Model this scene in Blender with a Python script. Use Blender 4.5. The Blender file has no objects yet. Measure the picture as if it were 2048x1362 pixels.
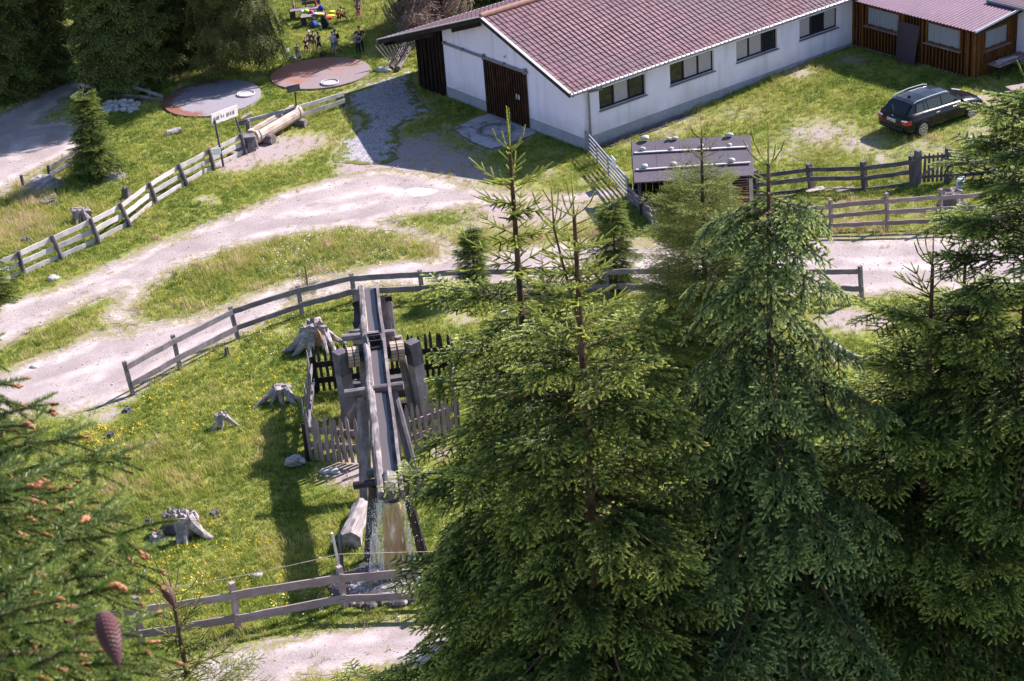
import bpy, bmesh, math, random
import numpy as np
from mathutils import Vector, Matrix, Euler
PI = math.pi
random.seed(7); rng = np.random.default_rng(11)
scn = bpy.context.scene
COL = scn.collection

# ------------------------------------------------------------------ camera
TH, RHO, FPX, H = 0.473996, 0.0775199, 3806.84, 29.0
cam_r0 = Vector((1, 0, 0)); cam_u0 = Vector((0, math.sin(TH), math.cos(TH)))
CD = Vector((0, math.cos(TH), -math.sin(TH)))
CR = cam_r0*math.cos(RHO) - cam_u0*math.sin(RHO)
CU = cam_r0*math.sin(RHO) + cam_u0*math.cos(RHO)
CO = Vector((0, 0, H))
cd = bpy.data.cameras.new('camera'); cam = bpy.data.objects.new('camera', cd); COL.objects.link(cam)
cam.matrix_world = Matrix(((CR.x, CU.x, -CD.x, 0), (CR.y, CU.y, -CD.y, 0), (CR.z, CU.z, -CD.z, H), (0, 0, 0, 1)))
cd.sensor_width = 36.0; cd.lens = 36.0*FPX/2048.0; cd.clip_end = 600; cd.clip_start = .05
cd.dof.use_dof = True; cd.dof.focus_distance = 46.0; cd.dof.aperture_fstop = 16.0
scn.camera = cam
scn.view_settings.view_transform = 'Standard'
try: scn.view_settings.look = 'None'
except Exception: pass
scn.view_settings.exposure = 1.35
scn.view_settings.gamma = 1.0

# ------------------------------------------------------------------ light
SUN_EL, SUN_AZ = math.radians(40), math.radians(56)     # azimuth from +Y towards +X
w = bpy.data.worlds.new('World'); scn.world = w; w.use_nodes = True
nt = w.node_tree; nt.nodes.clear()
sky = nt.nodes.new('ShaderNodeTexSky'); sky.sky_type = 'NISHITA'; sky.sun_disc = False
sky.sun_elevation = SUN_EL; sky.sun_rotation = SUN_AZ; sky.altitude = 1400; sky.dust_density = 1.2; sky.ozone_density = 1.0
bg = nt.nodes.new('ShaderNodeBackground'); bg.inputs['Strength'].default_value = 0.10
wo = nt.nodes.new('ShaderNodeOutputWorld')
nt.links.new(sky.outputs[0], bg.inputs[0]); nt.links.new(bg.outputs[0], wo.inputs[0])
sd = bpy.data.lights.new('sun', 'SUN'); sd.energy = 5.0; sd.angle = math.radians(.53); sd.color = (1, .935, .90)
sun = bpy.data.objects.new('sun', sd); COL.objects.link(sun)
SD = Vector((math.sin(SUN_AZ)*math.cos(SUN_EL), math.cos(SUN_AZ)*math.cos(SUN_EL), math.sin(SUN_EL)))
sun.rotation_euler = SD.to_track_quat('Z', 'Y').to_euler(); sun.location = (30, 30, 60)

# ------------------------------------------------------------------ measuring: photo pixel -> place on the ground
BC = Vector((3.616, 73.164, 0)); BA = Vector((.8070979, .5904176, 0)); BB = Vector((-.5904176, .8070979, 0)); Z = Vector((0, 0, 1))
def terrain(x, y):
    ax = (x-BC.x)*BA.x+(y-BC.y)*BA.y; bx = (x-BC.x)*BB.x+(y-BC.y)*BB.y
    t = np.clip((ax-3)/11.0, 0, 1); t = t*t*(3-2*t)
    k = np.clip((bx+22)/12.0, 0, 1); k = k*k*(3-2*k)
    return .34*t*k
def ray(px, py): return CR*((px-1024)/FPX) - CU*((py-681)/FPX) + CD
def g(px, py, z=0.0):
    v = ray(px, py); zz = z
    for _ in range(4):
        t = (zz-H)/v.z; P = CO+v*t; zz = z+float(terrain(P.x, P.y))
    return P
def at_depth(px, py, dep): return CO+ray(px, py)*dep
def up_from(base, px, py):
    v = ray(px, py); t = base.y/v.y
    return CO+v*t
def height(bx, by, ty):
    b = g(bx, by); v0 = None; lo, hi = 0, 30
    for _ in range(30):
        m = (lo+hi)/2; q = b+Z*m-CO; yy = 681-FPX*q.dot(CU)/q.dot(CD)
        if yy > ty: lo = m
        else: hi = m
    return m

# ------------------------------------------------------------------ numpy noise
def _h(ix, iy, s):
    n = (ix.astype(np.int64)*374761393+iy.astype(np.int64)*668265263+s*1442695041) & 0x7fffffff
    n = ((n ^ (n >> 13))*1274126177) & 0x7fffffff
    return ((n ^ (n >> 16)) & 0xffff)/65535.0
def vn(x, y, s=0):
    ix = np.floor(x); iy = np.floor(y); fx = x-ix; fy = y-iy; fx = fx*fx*(3-2*fx); fy = fy*fy*(3-2*fy)
    a = _h(ix, iy, s); b = _h(ix+1, iy, s); c = _h(ix, iy+1, s); d = _h(ix+1, iy+1, s)
    return (a+(b-a)*fx)*(1-fy)+(c+(d-c)*fx)*fy
def fbm(x, y, s=0, o=4):
    v = 0; am = .5
    for k in range(o): v = v+am*vn(x, y, s+k*17); x = x*2.03+3.1; y = y*2.03+1.7; am *= .5
    return v/(1-.5**o)

# ------------------------------------------------------------------ materials
def mat(name, color=(.5, .5, .5), rough=.8, metal=0, spec=.5, **kw):
    m = bpy.data.materials.new(name); m.use_nodes = True; b = m.node_tree.nodes['Principled BSDF']
    b.inputs['Base Color'].default_value = (*color, 1); b.inputs['Roughness'].default_value = rough
    b.inputs['Metallic'].default_value = metal; b.inputs['Specular IOR Level'].default_value = spec
    return m
class N:
    def __init__(s, m): s.m = m; s.t = m.node_tree; s.b = s.t.nodes['Principled BSDF']
    def n(s, ty, **kw):
        x = s.t.nodes.new(ty)
        for k, v in kw.items(): setattr(x, k, v)
        return x
    def l(s, a, b): s.t.links.new(a, b)
    def pos(s, obj=False):
        if obj: return s.n('ShaderNodeTexCoord').outputs['Object']
        return s.n('ShaderNodeNewGeometry').outputs['Position']
    def noise(s, scale, detail=3, vec=None, stretch=None, rough=.55, dist=0):
        x = s.n('ShaderNodeTexNoise'); x.inputs['Scale'].default_value = scale; x.inputs['Detail'].default_value = detail
        x.inputs['Roughness'].default_value = rough; x.inputs['Distortion'].default_value = dist
        v = vec if vec is not None else s.pos()
        if stretch is not None:
            mp = s.n('ShaderNodeMapping'); mp.inputs['Scale'].default_value = stretch; s.l(v, mp.inputs[0]); v = mp.outputs[0]
        s.l(v, x.inputs['Vector']); return x.outputs['Fac']
    def ramp(s, fac, stops):
        r = s.n('ShaderNodeValToRGB'); e = r.color_ramp.elements
        while len(e) < len(stops): e.new(.5)
        for i, (p, c) in enumerate(stops):
            e[i].position = p; e[i].color = (*c, 1) if len(c) == 3 else c
        s.l(fac, r.inputs[0]); return r.outputs[0]
    def mr(s, v, a, b, c=0, d=1):
        r = s.n('ShaderNodeMapRange'); r.inputs[1].default_value = a; r.inputs[2].default_value = b; r.inputs[3].default_value = c; r.inputs[4].default_value = d
        s.l(v, r.inputs[0]); return r.outputs[0]
    def mix(s, f, a, b, mode='MIX'):
        x = s.n('ShaderNodeMix', data_type='RGBA', blend_type=mode)
        if isinstance(f, (int, float)): x.inputs[0].default_value = f
        else: s.l(f, x.inputs[0])
        for v, i in ((a, 6), (b, 7)):
            if isinstance(v, tuple): x.inputs[i].default_value = (*v, 1)
            else: s.l(v, x.inputs[i])
        return x.outputs[2]
    def math(s, op, a, b=None):
        x = s.n('ShaderNodeMath', operation=op)
        for v, i in ((a, 0), (b, 1)):
            if v is None: continue
            if isinstance(v, (int, float)): x.inputs[i].default_value = v
            else: s.l(v, x.inputs[i])
        return x.outputs[0]
    def attr(s, name, inst=False):
        a = s.n('ShaderNodeAttribute'); a.attribute_name = name
        if inst: a.attribute_type = 'INSTANCER'
        return a.outputs['Fac']
    def col(s, c): s.l(c, s.b.inputs['Base Color'])
    def bump(s, h, st=.3, d=.02):
        x = s.n('ShaderNodeBump'); x.inputs['Strength'].default_value = st; x.inputs['Distance'].default_value = d
        s.l(h, x.inputs['Height']); s.l(x.outputs[0], s.b.inputs['Normal'])
def wood(name, c0, c1, c2, rough=.85, grain=1.0, st=.5):
    "weathered wood: streaks along the piece's own X, knots, blotches"
    m = mat(name, c0, rough, spec=.2); q = N(m); o = q.pos(True)
    rnd = q.n('ShaderNodeObjectInfo').outputs['Random']
    off = q.n('ShaderNodeVectorMath', operation='ADD'); q.l(o, off.inputs[0])
    cmb = q.n('ShaderNodeCombineXYZ'); q.l(q.math('MULTIPLY', rnd, 37.), cmb.inputs[0]); q.l(q.math('MULTIPLY', rnd, 91.), cmb.inputs[1]); q.l(cmb.outputs[0], off.inputs[1])
    v = off.outputs[0]
    n1 = q.noise(1, 5, v, (3*grain, 45*grain, 45*grain)); n2 = q.noise(3.5, 3, v, (.6, 1, 1)); n3 = q.noise(9, 2, v, (.7, 1.6, 1.6))
    c = q.mix(q.mr(n1, .35, .7), c0, c1); c = q.mix(q.mr(n2, .45, .75), c, c2)
    c = q.mix(q.mr(n3, .68, .76), c, tuple(x*.35 for x in c0))
    c = q.mix(1.0, c, q.ramp(rnd, [(0, (.78, .78, .78)), (1, (1.12, 1.12, 1.12))]), 'MULTIPLY')
    q.col(c); q.bump(n1, st, .01); return m
M = {}
M['rail_light'] = wood('sun_bleached_wood', (.50, .45, .46), (.40, .35, .35), (.58, .52, .52))
M['rail_grey'] = wood('grey_weathered_wood', (.21, .18, .20), (.13, .115, .13), (.28, .24, .26))
M['rail_dark'] = wood('dark_grey_wood', (.11, .095, .12), (.065, .055, .07), (.17, .15, .17))
M['rail_brown'] = wood('brown_grey_planed_wood', (.27, .20, .21), (.19, .14, .15), (.33, .26, .26))
M['post_dark'] = wood('dark_round_post_wood', (.10, .085, .11), (.06, .05, .065), (.16, .14, .16))
M['log'] = wood('peeled_grey_log', (.17, .14, .145), (.085, .07, .075), (.28, .24, .245), grain=.7, st=.8)
M['bark'] = wood('rough_bark', (.15, .125, .135), (.055, .045, .05), (.36, .32, .33), grain=.35, st=1.)
M['wet_wood'] = wood('dark_wet_wood', (.045, .035, .04), (.02, .016, .02), (.09, .075, .08), rough=.45)
M['stump'] = wood('bleached_stump_wood', (.30, .26, .265), (.13, .10, .10), (.48, .42, .43), grain=.5, st=1.)
M['rot'] = wood('rotten_red_brown_wood', (.24, .12, .07), (.12, .06, .04), (.34, .2, .13), grain=.6)
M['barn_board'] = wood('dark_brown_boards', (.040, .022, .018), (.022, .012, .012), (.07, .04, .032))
M['barn_door'] = wood('brown_door_boards', (.075, .035, .02), (.035, .017, .013), (.13, .065, .04))
M['lodge_board'] = wood('red_brown_stained_boards', (.17, .065, .02), (.09, .033, .012), (.22, .09, .03))
M['trough'] = wood('pale_debarked_log', (.46, .37, .31), (.33, .22, .17), (.56, .48, .44), grain=.5)
M['dark_beam'] = wood('almost_black_beams', (.03, .022, .024), (.018, .013, .016), (.05, .04, .04))
M['cone'] = wood('cone_scales', (.13, .055, .055), (.07, .03, .03), (.17, .08, .07), rough=.6)

def plain(name, c, rough=.8, metal=0, var=.25, scale=6, bump=.2, spec=.4):
    m = mat(name, c, rough, metal, spec); q = N(m); n = q.noise(scale, 4, q.pos(True)); n2 = q.noise(scale*.13, 3)
    f = q.mix(q.mr(n, .3, .7), tuple(x*(1-var) for x in c), tuple(min(1, x*(1+var*.6)) for x in c))
    f = q.mix(q.mr(n2, .35, .7), f, tuple(x*(1-var*.5) for x in c)); q.col(f)
    if bump: q.bump(n, bump, .01)
    return m
M['stone'] = plain('pale_field_stone', (.42, .40, .41), var=.4, scale=9, bump=.5)
M['wet_stone'] = plain('wet_dark_rock', (.10, .08, .085), rough=.3, var=.6, scale=7, bump=.8)
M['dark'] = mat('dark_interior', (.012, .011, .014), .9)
M['gutter'] = plain('grey_gutter_metal', (.25, .25, .29), .45, .6, .2)
M['pale_metal'] = plain('pale_flashing_metal', (.62, .60, .62), .4, .3, .12)
M['rail_metal'] = plain('galvanised_rail', (.26, .25, .29), .45, .5, .3)
M['galv'] = plain('galvanised_gate_tube', (.36, .34, .40), .45, .4, .2)
M['white_paint'] = plain('white_plate', (.8, .8, .82), .6, 0, .06)
M['text'] = mat('dark_lettering', (.03, .03, .035), .6)

# ------------------------------------------------------------------ mesh helpers
def tag(o, label=None, cat=None, group=None, kind=None):
    if label: o['label'] = label
    if cat: o['category'] = cat
    if group: o['group'] = group
    if kind: o['kind'] = kind
    return o
def empty(name, loc, label, cat, group=None, rz=0):
    o = bpy.data.objects.new(name, None); COL.objects.link(o); o.location = loc; o.rotation_euler = (0, 0, rz)
    o.empty_display_size = .2; return tag(o, label, cat, group)
def link(name, me, parent=None, world=True, m=None):
    o = bpy.data.objects.new(name, me); COL.objects.link(o)
    if m is not None and len(me.materials) == 0:
        for x in (m if isinstance(m, (list, tuple)) else [m]): me.materials.append(x)
    if parent is not None:
        o.parent = parent
        if world: o.matrix_parent_inverse = parent_world(parent).inverted()
    return o
def parent_world(o):
    m = Matrix.LocRotScale(o.location, o.rotation_euler, o.scale)
    if o.parent: m = parent_world(o.parent) @ o.matrix_parent_inverse @ m
    return m
class MB:
    "gathers shapes; build() links them as ONE mesh object, with an own local frame so that grain follows the piece"
    def __init__(s): s.v = []; s.f = []; s.mi = []; s.cm = 0
    def add(s, V, F):
        o = len(s.v); s.v += [tuple(x) for x in V]; s.f += [tuple(i+o for i in f) for f in F]; s.mi += [s.cm]*len(F)
    def box(s, c, x, y, z):           # centre and three half-axis vectors
        c = Vector(c); x = Vector(x); y = Vector(y); z = Vector(z)
        V = [c+x*i+y*j+z*k for i in (-1, 1) for j in (-1, 1) for k in (-1, 1)]
        F = [(0, 1, 3, 2), (4, 6, 7, 5), (0, 4, 5, 1), (2, 3, 7, 6), (0, 2, 6, 4), (1, 5, 7, 3)]
        if x.cross(y).dot(z) < 0: F = [f[::-1] for f in F]
        s.add(V, F)
    def beam(s, p, q, w, h, up=Z, jit=0, seg=1, ends=None):
        p = Vector(p); q = Vector(q); d = (q-p).normalized(); sd_ = d.cross(up)
        if sd_.length < 1e-4: sd_ = d.cross(Vector((0, 1, 0)))
        sd_.normalize(); u2 = sd_.cross(d).normalized()
        V = []; F = []
        for i in range(seg+1):
            t = i/seg; c = p.lerp(q, t)+(sd_*random.uniform(-1, 1)+u2*random.uniform(-1, 1))*jit*(1 if 0 < i < seg else .3)
            ww = w/2*(1+random.uniform(-1, 1)*jit*3); hh = h/2*(1+random.uniform(-1, 1)*jit*3)
            if ends and i == seg: ww *= ends; hh *= ends
            V += [c-sd_*ww-u2*hh, c+sd_*ww-u2*hh, c+sd_*ww+u2*hh, c-sd_*ww+u2*hh]
        for i in range(seg):
            a = i*4
            for k in range(4): F.append((a+k, a+(k+1) % 4, a+4+(k+1) % 4, a+4+k))
        F.append((3, 2, 1, 0)); a = seg*4; F.append((a, a+1, a+2, a+3)); s.add(V, F)
    def tube(s, pts, rad, n=8, jit=0, cap=True):
        pts = [Vector(p) for p in pts]; m_ = len(pts)
        if not hasattr(rad, '__len__'): rad = [rad]*m_
        V = []; F = []; ref = Vector((.3, .2, 1)).normalized()
        for i, p in enumerate(pts):
            d = (pts[min(i+1, m_-1)]-pts[max(i-1, 0)]).normalized()
            x = d.cross(ref)
            if x.length < .05: x = d.cross(Vector((1, 0, 0)))
            x.normalize(); y = d.cross(x)
            for k in range(n):
                a = 2*PI*k/n; rr = rad[i]*(1+random.uniform(-jit, jit)); V.append(p+x*math.cos(a)*rr+y*math.sin(a)*rr)
        for i in range(m_-1):
            for k in range(n): F.append((i*n+k, i*n+(k+1) % n, (i+1)*n+(k+1) % n, (i+1)*n+k))
        if cap: F.append(tuple(range(n-1, -1, -1))); F.append(tuple((m_-1)*n+k for k in range(n)))
        s.add(V, F)
    def lump(s, c, rx, ry, rz, jit=.15, n=8, m_=5, seed=None):
        V = []; F = []; c = Vector(c); ph = [random.uniform(0, 6) for _ in range(4)]
        for i in range(m_+1):
            t = PI*i/m_
            for k in range(n):
                a = 2*PI*k/n; q = 1+jit*(math.sin(2*a+ph[0])*.6+math.sin(3*a+ph[1]+2*t)*.5)+random.uniform(-jit, jit)*.35
                V.append(c+Vector((rx*math.sin(t)*math.cos(a)*q, ry*math.sin(t)*math.sin(a)*q, -rz*math.cos(t)*(1+random.uniform(-jit, jit)*.3))))
        for i in range(m_):
            for k in range(n): F.append((i*n+k, i*n+(k+1) % n, (i+1)*n+(k+1) % n, (i+1)*n+k))
        s.add(V, F)
    def build(s, name, m, parent=None, frame=None, smooth=False):
        V = [Vector(v) for v in s.v]
        if frame is None:
            c = sum(V, Vector())/max(1, len(V)); M4 = Matrix.Translation(c)
        else: M4 = frame
        inv = M4.inverted(); me = bpy.data.meshes.new(name); me.from_pydata([inv @ v for v in V], [], s.f)
        ms = m if isinstance(m, (list, tuple)) else [m]
        for x in ms: me.materials.append(x)
        if len(ms) > 1: me.polygons.foreach_set('material_index', s.mi)
        if smooth: me.polygons.foreach_set('use_smooth', [True]*len(me.polygons))
        me.update()
        o = bpy.data.objects.new(name, me); COL.objects.link(o)
        if parent is not None: o.parent = parent; o.matrix_parent_inverse = parent_world(parent).inverted()
        o.location, o.rotation_euler = M4.to_translation(), M4.to_euler(); return o
def frame_x(p, q, up=Z):
    "frame at the middle of p-q with X along it"
    p = Vector(p); q = Vector(q); x = (q-p).normalized(); y = Vector(up).cross(x)
    if y.length < 1e-3: y = Vector((0, 1, 0)).cross(x)
    y.normalize(); z = x.cross(y); c = (p+q)/2
    return Matrix(((x.x, y.x, z.x, c.x), (x.y, y.y, z.y, c.y), (x.z, y.z, z.z, c.z), (0, 0, 0, 1)))
def plank(name, p, q, w_, h_, m, parent, jit=.006, seg=6, up=Z, ends=None):
    b = MB(); b.beam(p, q, w_, h_, up, jit, seg, ends); return b.build(name, m, parent, frame_x(p, q, up))
def logp(name, p, q, r0, r1, m, parent, n=10, jit=.06, seg=5, bend=0):
    p = Vector(p); q = Vector(q); b = MB(); pts = [p.lerp(q, i/seg)+Vector((random.uniform(-bend, bend), random.uniform(-bend, bend), random.uniform(-bend, bend)))*(0 < i < seg) for i in range(seg+1)]
    b.tube(pts, [r0+(r1-r0)*i/seg for i in range(seg+1)], n, jit); return b.build(name, m, parent, frame_x(p, q), smooth=False)
def mesh_np(name, V, F, mats, smooth=False, attrs=None):
    "V (n,3) and F (m,k) arrays"
    me = bpy.data.meshes.new(name); V = np.asarray(V, np.float32); F = np.asarray(F, np.int32); k = F.shape[1]
    me.vertices.add(len(V)); me.vertices.foreach_set('co', V.ravel()); me.loops.add(F.size); me.loops.foreach_set('vertex_index', F.ravel())
    me.polygons.add(len(F)); me.polygons.foreach_set('loop_start', np.arange(0, F.size, k, dtype=np.int32)); me.polygons.foreach_set('loop_total', np.full(len(F), k, np.int32))
    if smooth: me.polygons.foreach_set('use_smooth', np.ones(len(F), bool))
    for x in (mats if isinstance(mats, (list, tuple)) else [mats]): me.materials.append(x)
    for nm, ar in (attrs or {}).items():
        a = me.attributes.new(nm, 'FLOAT', 'POINT'); a.data.foreach_set('value', np.asarray(ar, np.float32))
    me.update(calc_edges=True); me.validate(); return me
def sdf_poly(P, poly):
    "signed distance (negative inside) of points (n,2) to polygon (k,2)"
    poly = np.asarray(poly); d = np.full(len(P), 1e9); inside = np.zeros(len(P), bool); n = len(poly)
    for i in range(n):
        a = poly[i]; b = poly[(i+1) % n]; e = b-a; w_ = P-a; t = np.clip((w_@e)/max(e@e, 1e-9), 0, 1); q = w_-t[:, None]*e
        d = np.minimum(d, (q*q).sum(1))
        c = (a[1] > P[:, 1]) != (b[1] > P[:, 1]); x = a[0]+(P[:, 1]-a[1])*e[0]/(e[1] if abs(e[1]) > 1e-9 else 1e-9)
        inside ^= c & (P[:, 0] < x)
    d = np.sqrt(d); return np.where(inside, -d, d)
def gpoly(pts): return np.array([[g(x, y).x, g(x, y).y] for x, y in pts])
# ================================================================== THE GROUND
MAIN = [(-60, 632), (0, 610), (85, 586), (171, 552), (274, 504), (376, 463), (479, 422), (581, 381), (640, 365), (700, 350), (770, 335), (860, 345), (960, 372), (1040, 385), (1110, 392), (1180, 383), (1250, 376), (1262, 388), (1180, 402), (1060, 405), (985, 410), (900, 420), (820, 430), (760, 445), (840, 462), (905, 490), (930, 505), (1010, 500), (1100, 488), (1180, 478), (1300, 480), (1600, 478), (1750, 472), (2048, 470), (2200, 466), (2200, 570), (2048, 576), (1880, 586), (1780, 590), (1700, 590), (1600, 588), (1400, 585), (1200, 582), (960, 574), (850, 572), (720, 580), (600, 608), (480, 668), (360, 728), (300, 766), (262, 795), (200, 812), (120, 832), (60, 826), (0, 834), (-60, 845), (-60, 755), (0, 744), (60, 722), (150, 690), (185, 664), (235, 662), (262, 655), (225, 645), (205, 636), (222, 618), (240, 590), (236, 580), (171, 610), (68, 658), (0, 694), (-60, 720)]
ISLAND = [(270, 640), (280, 605), (300, 580), (350, 540), (450, 500), (560, 472), (700, 455), (800, 466), (870, 488), (895, 505), (860, 520), (760, 530), (700, 542), (600, 558), (500, 590), (450, 612), (380, 632), (310, 645)]
WHITEG = [(750, 158), (818, 142), (835, 190), (860, 225), (815, 245), (792, 262), (800, 290), (790, 318), (765, 330), (715, 328), (668, 326), (672, 300), (695, 275), (715, 258), (722, 240), (700, 222), (684, 205), (688, 188), (720, 172)]
PAD = [(906, 258), (985, 226), (1062, 255), (1075, 268), (1040, 282), (1010, 292), (985, 300), (950, 288), (925, 275)]
ROADTL = [(-60, 245), (0, 232), (60, 197), (120, 160), (163, 138), (180, 142), (178, 160), (150, 188), (92, 230), (80, 246), (120, 240), (160, 242), (168, 268), (158, 300), (92, 332), (55, 352), (0, 390), (-60, 410)]
PATHB = [(330, 1380), (350, 1345), (410, 1318), (520, 1290), (640, 1265), (760, 1252), (1000, 1242), (1400, 1232), (2100, 1215), (2100, 1300), (1400, 1318), (1000, 1335), (760, 1342), (620, 1352), (560, 1380)]
DIRT2 = [(1630, 632), (1700, 626), (1775, 640), (1762, 655), (1690, 660), (1650, 650)]
m = mat('gravel_track', (.42, .37, .40), .95, spec=.1); q = N(m)
n1 = q.noise(.7, 4); n2 = q.noise(14, 5, rough=.75); n3 = q.noise(45, 3, rough=.8); ed = q.attr('edge')
c = q.mix(q.mr(n1, .35, .65), (.27, .215, .205), (.40, .33, .32)); c = q.mix(q.mr(n2, .35, .7), c, (.22, .18, .195)); c = q.mix(q.mr(n3, .62, .72), c, (.56, .50, .53))
c = q.mix(q.mr(n3, .36, .28), c, (.17, .14, .15))
rt = q.math('SINE', q.math('ADD', q.math('MULTIPLY', q.attr('inner'), 3.9), q.mr(q.noise(.25, 2), 0, 1, -2.2, 2.2))); rt = q.math('MULTIPLY', q.mr(rt, -.2, .9), q.mr(q.noise(1.1, 4), .35, .6)); c = q.mix(q.math('MULTIPLY', rt, .75), c, (.49, .41, .405))
st2 = q.mr(q.noise(.9, 5, rough=.7), .55, .72); c = q.mix(q.math('MULTIPLY', st2, .5), c, (.24, .19, .195))
gn = q.noise(5, 6, rough=.8); gn2 = q.noise(.5, 3)
gm = q.math('ADD', q.mr(gn, .25, .75), q.mr(gn2, .3, .7, -.25, .25)); gm = q.math('SUBTRACT', gm, q.math('MULTIPLY', ed, .95))
c = q.mix(q.mr(gm, .1, .5), c, q.mix(q.mr(n2, .3, .7), (.16, .15, .05), (.26, .21, .15)))
q.col(c); q.bump(n2, .6, .03); M['gravel'] = m
m = mat('white_limestone_chips', (.5, .48, .52), .95, spec=.1); q = N(m); v = q.n('ShaderNodeTexVoronoi'); v.inputs['Scale'].default_value = 15; q.l(q.pos(), v.inputs['Vector'])
n2 = q.noise(3, 5, rough=.7); ed = q.attr('edge')
c = q.mix(q.mr(v.outputs['Distance'], .1, .6), (.55, .51, .57), (.17, .15, .17)); c = q.mix(q.mr(n2, .45, .7), c, (.36, .33, .36))
gm = q.math('SUBTRACT', q.mr(q.noise(2.2, 6, rough=.75), .3, .75), q.math('MULTIPLY', ed, .55)); c = q.mix(q.mr(gm, .16, .24), c, (.12, .13, .03)); q.col(c)
q.bump(v.outputs['Distance'], .8, .03); M['chips'] = m
m = mat('grassy_soil', (.1, .12, .03), .95, spec=.1); q = N(m)
d = q.attr('dirt'); r = q.attr('rough'); a1 = q.noise(.35, 5, rough=.6); a2 = q.noise(6, 5, rough=.75); a3 = q.noise(30, 3, rough=.8)
c = q.mix(q.mr(a1, .35, .65), (.15, .18, .03), (.27, .26, .07)); c = q.mix(q.mr(a2, .45, .75), c, (.045, .07, .012)); c = q.mix(q.mr(a3, .55, .75), c, (.24, .22, .09))
c = q.mix(q.math('MULTIPLY', r, q.mr(a2, .3, .6)), c, (.24, .17, .10))
dd = q.math('ADD', d, q.mr(a2, .25, .75, -.45, .45)); dirtc = q.mix(q.mr(a3, .3, .7), (.22, .16, .155), (.38, .31, .33)); c = q.mix(q.mr(dd, .42, .62), c, dirtc)
q.col(c); q.bump(a2, .7, .05); M['soil'] = m

polys = dict(MAIN=gpoly(MAIN), ISLAND=gpoly(ISLAND), WHITEG=gpoly(WHITEG), PAD=gpoly(PAD), ROADTL=gpoly(ROADTL), PATHB=gpoly(PATHB), DIRT2=gpoly(DIRT2))
def road_sd(P):
    s_ = sdf_poly(P, polys['MAIN']); s_ = np.maximum(s_, -sdf_poly(P, polys['ISLAND']))
    return s_
def sheet(name, sdf, bounds, cell, m_, z, amp, label=None, edge_w=.9, seed=0, nsc=1.3):
    x0, x1, y0, y1 = bounds; xs = np.arange(x0, x1, cell); ys = np.arange(y0, y1, cell); X, Y = np.meshgrid(xs, ys)
    P = np.stack([X.ravel(), Y.ravel()], 1); s_ = sdf(P)
    nz = (fbm(P[:, 0]*nsc, P[:, 1]*nsc, seed, 5)-.5)*amp*2; s2 = (s_+nz).reshape(X.shape)
    c = (s2[:-1, :-1]+s2[1:, :-1]+s2[:-1, 1:]+s2[1:, 1:])/4 < 0
    idx = np.arange(X.size).reshape(X.shape); F = np.stack([idx[:-1, :-1][c], idx[:-1, 1:][c], idx[1:, 1:][c], idx[1:, :-1][c]], 1)
    u, inv = np.unique(F, return_inverse=True); F = inv.reshape(F.shape); P = P[u]; 
    zz = terrain(P[:, 0], P[:, 1])+z+(fbm(P[:, 0]*2, P[:, 1]*2, 5, 3)-.5)*.012
    e = np.clip(-s2.ravel()[u]/edge_w, 0, 1)
    me = mesh_np(name, np.column_stack([P, zz]), F, m_, True, {'edge': e, 'inner': np.maximum(-s_[u], 0)}); o = link(name, me); tag(o, kind='structure'); return o
def bnd(p, pad=1): return (p[:, 0].min()-pad, p[:, 0].max()+pad, p[:, 1].min()-pad, p[:, 1].max()+pad)
sheet('gravel_road', road_sd, bnd(polys['MAIN']), .11, M['gravel'], .012, .42, edge_w=1.5, seed=3)
sheet('village_road', lambda P: sdf_poly(P, polys['ROADTL']), bnd(polys['ROADTL']), .16, M['gravel'], .012, .4, edge_w=1.0, seed=8)
sheet('stone_chip_path', lambda P: sdf_poly(P, polys['WHITEG']), bnd(polys['WHITEG']), .09, M['chips'], .022, .35, edge_w=.8, seed=12)
sheet('footpath', lambda P: sdf_poly(P, polys['PATHB']), bnd(polys['PATHB']), .09, M['gravel'], .012, .35, edge_w=.8, seed=21)
M['concrete_pad'] = plain('cracked_concrete', (.40, .37, .41), .9, var=.35, scale=2.5)
m = mat('stained_concrete_apron', (.4, .37, .42), .9); q = N(m); n1 = q.noise(1.1, 6, rough=.7); n2 = q.noise(7, 5, rough=.75); pc = g(992, 262); vs = q.n('ShaderNodeVectorMath', operation='DISTANCE'); q.l(q.pos(), vs.inputs[0]); vs.inputs[1].default_value = (pc.x, pc.y, .05)
v = q.n('ShaderNodeTexVoronoi', feature='DISTANCE_TO_EDGE'); v.inputs['Scale'].default_value = .75; q.l(q.pos(), v.inputs['Vector'])
c = q.mix(q.mr(n2, .35, .7), (.36, .32, .37), (.50, .46, .52)); c = q.mix(q.mr(n1, .52, .68), c, (.16, .12, .12)); c = q.mix(q.math('MULTIPLY', q.mr(v.outputs['Distance'], .03, .0), q.mr(n1, .4, .6)), c, (.09, .085, .06))
rg = q.math('ABSOLUTE', q.math('SUBTRACT', q.math('ADD', vs.outputs['Value'], q.mr(n2, .3, .7, -.12, .12)), .72)); c = q.mix(q.math('MULTIPLY', q.mr(rg, .22, .06), q.mr(n2, .35, .6)), c, (.06, .07, .025)); q.col(c); q.bump(n2, .5, .02); M['apron'] = m
sheet('concrete_apron', lambda P: sdf_poly(P, polys['PAD']), bnd(polys['PAD']), .06, M['apron'], .05, .1, seed=31)

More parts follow.
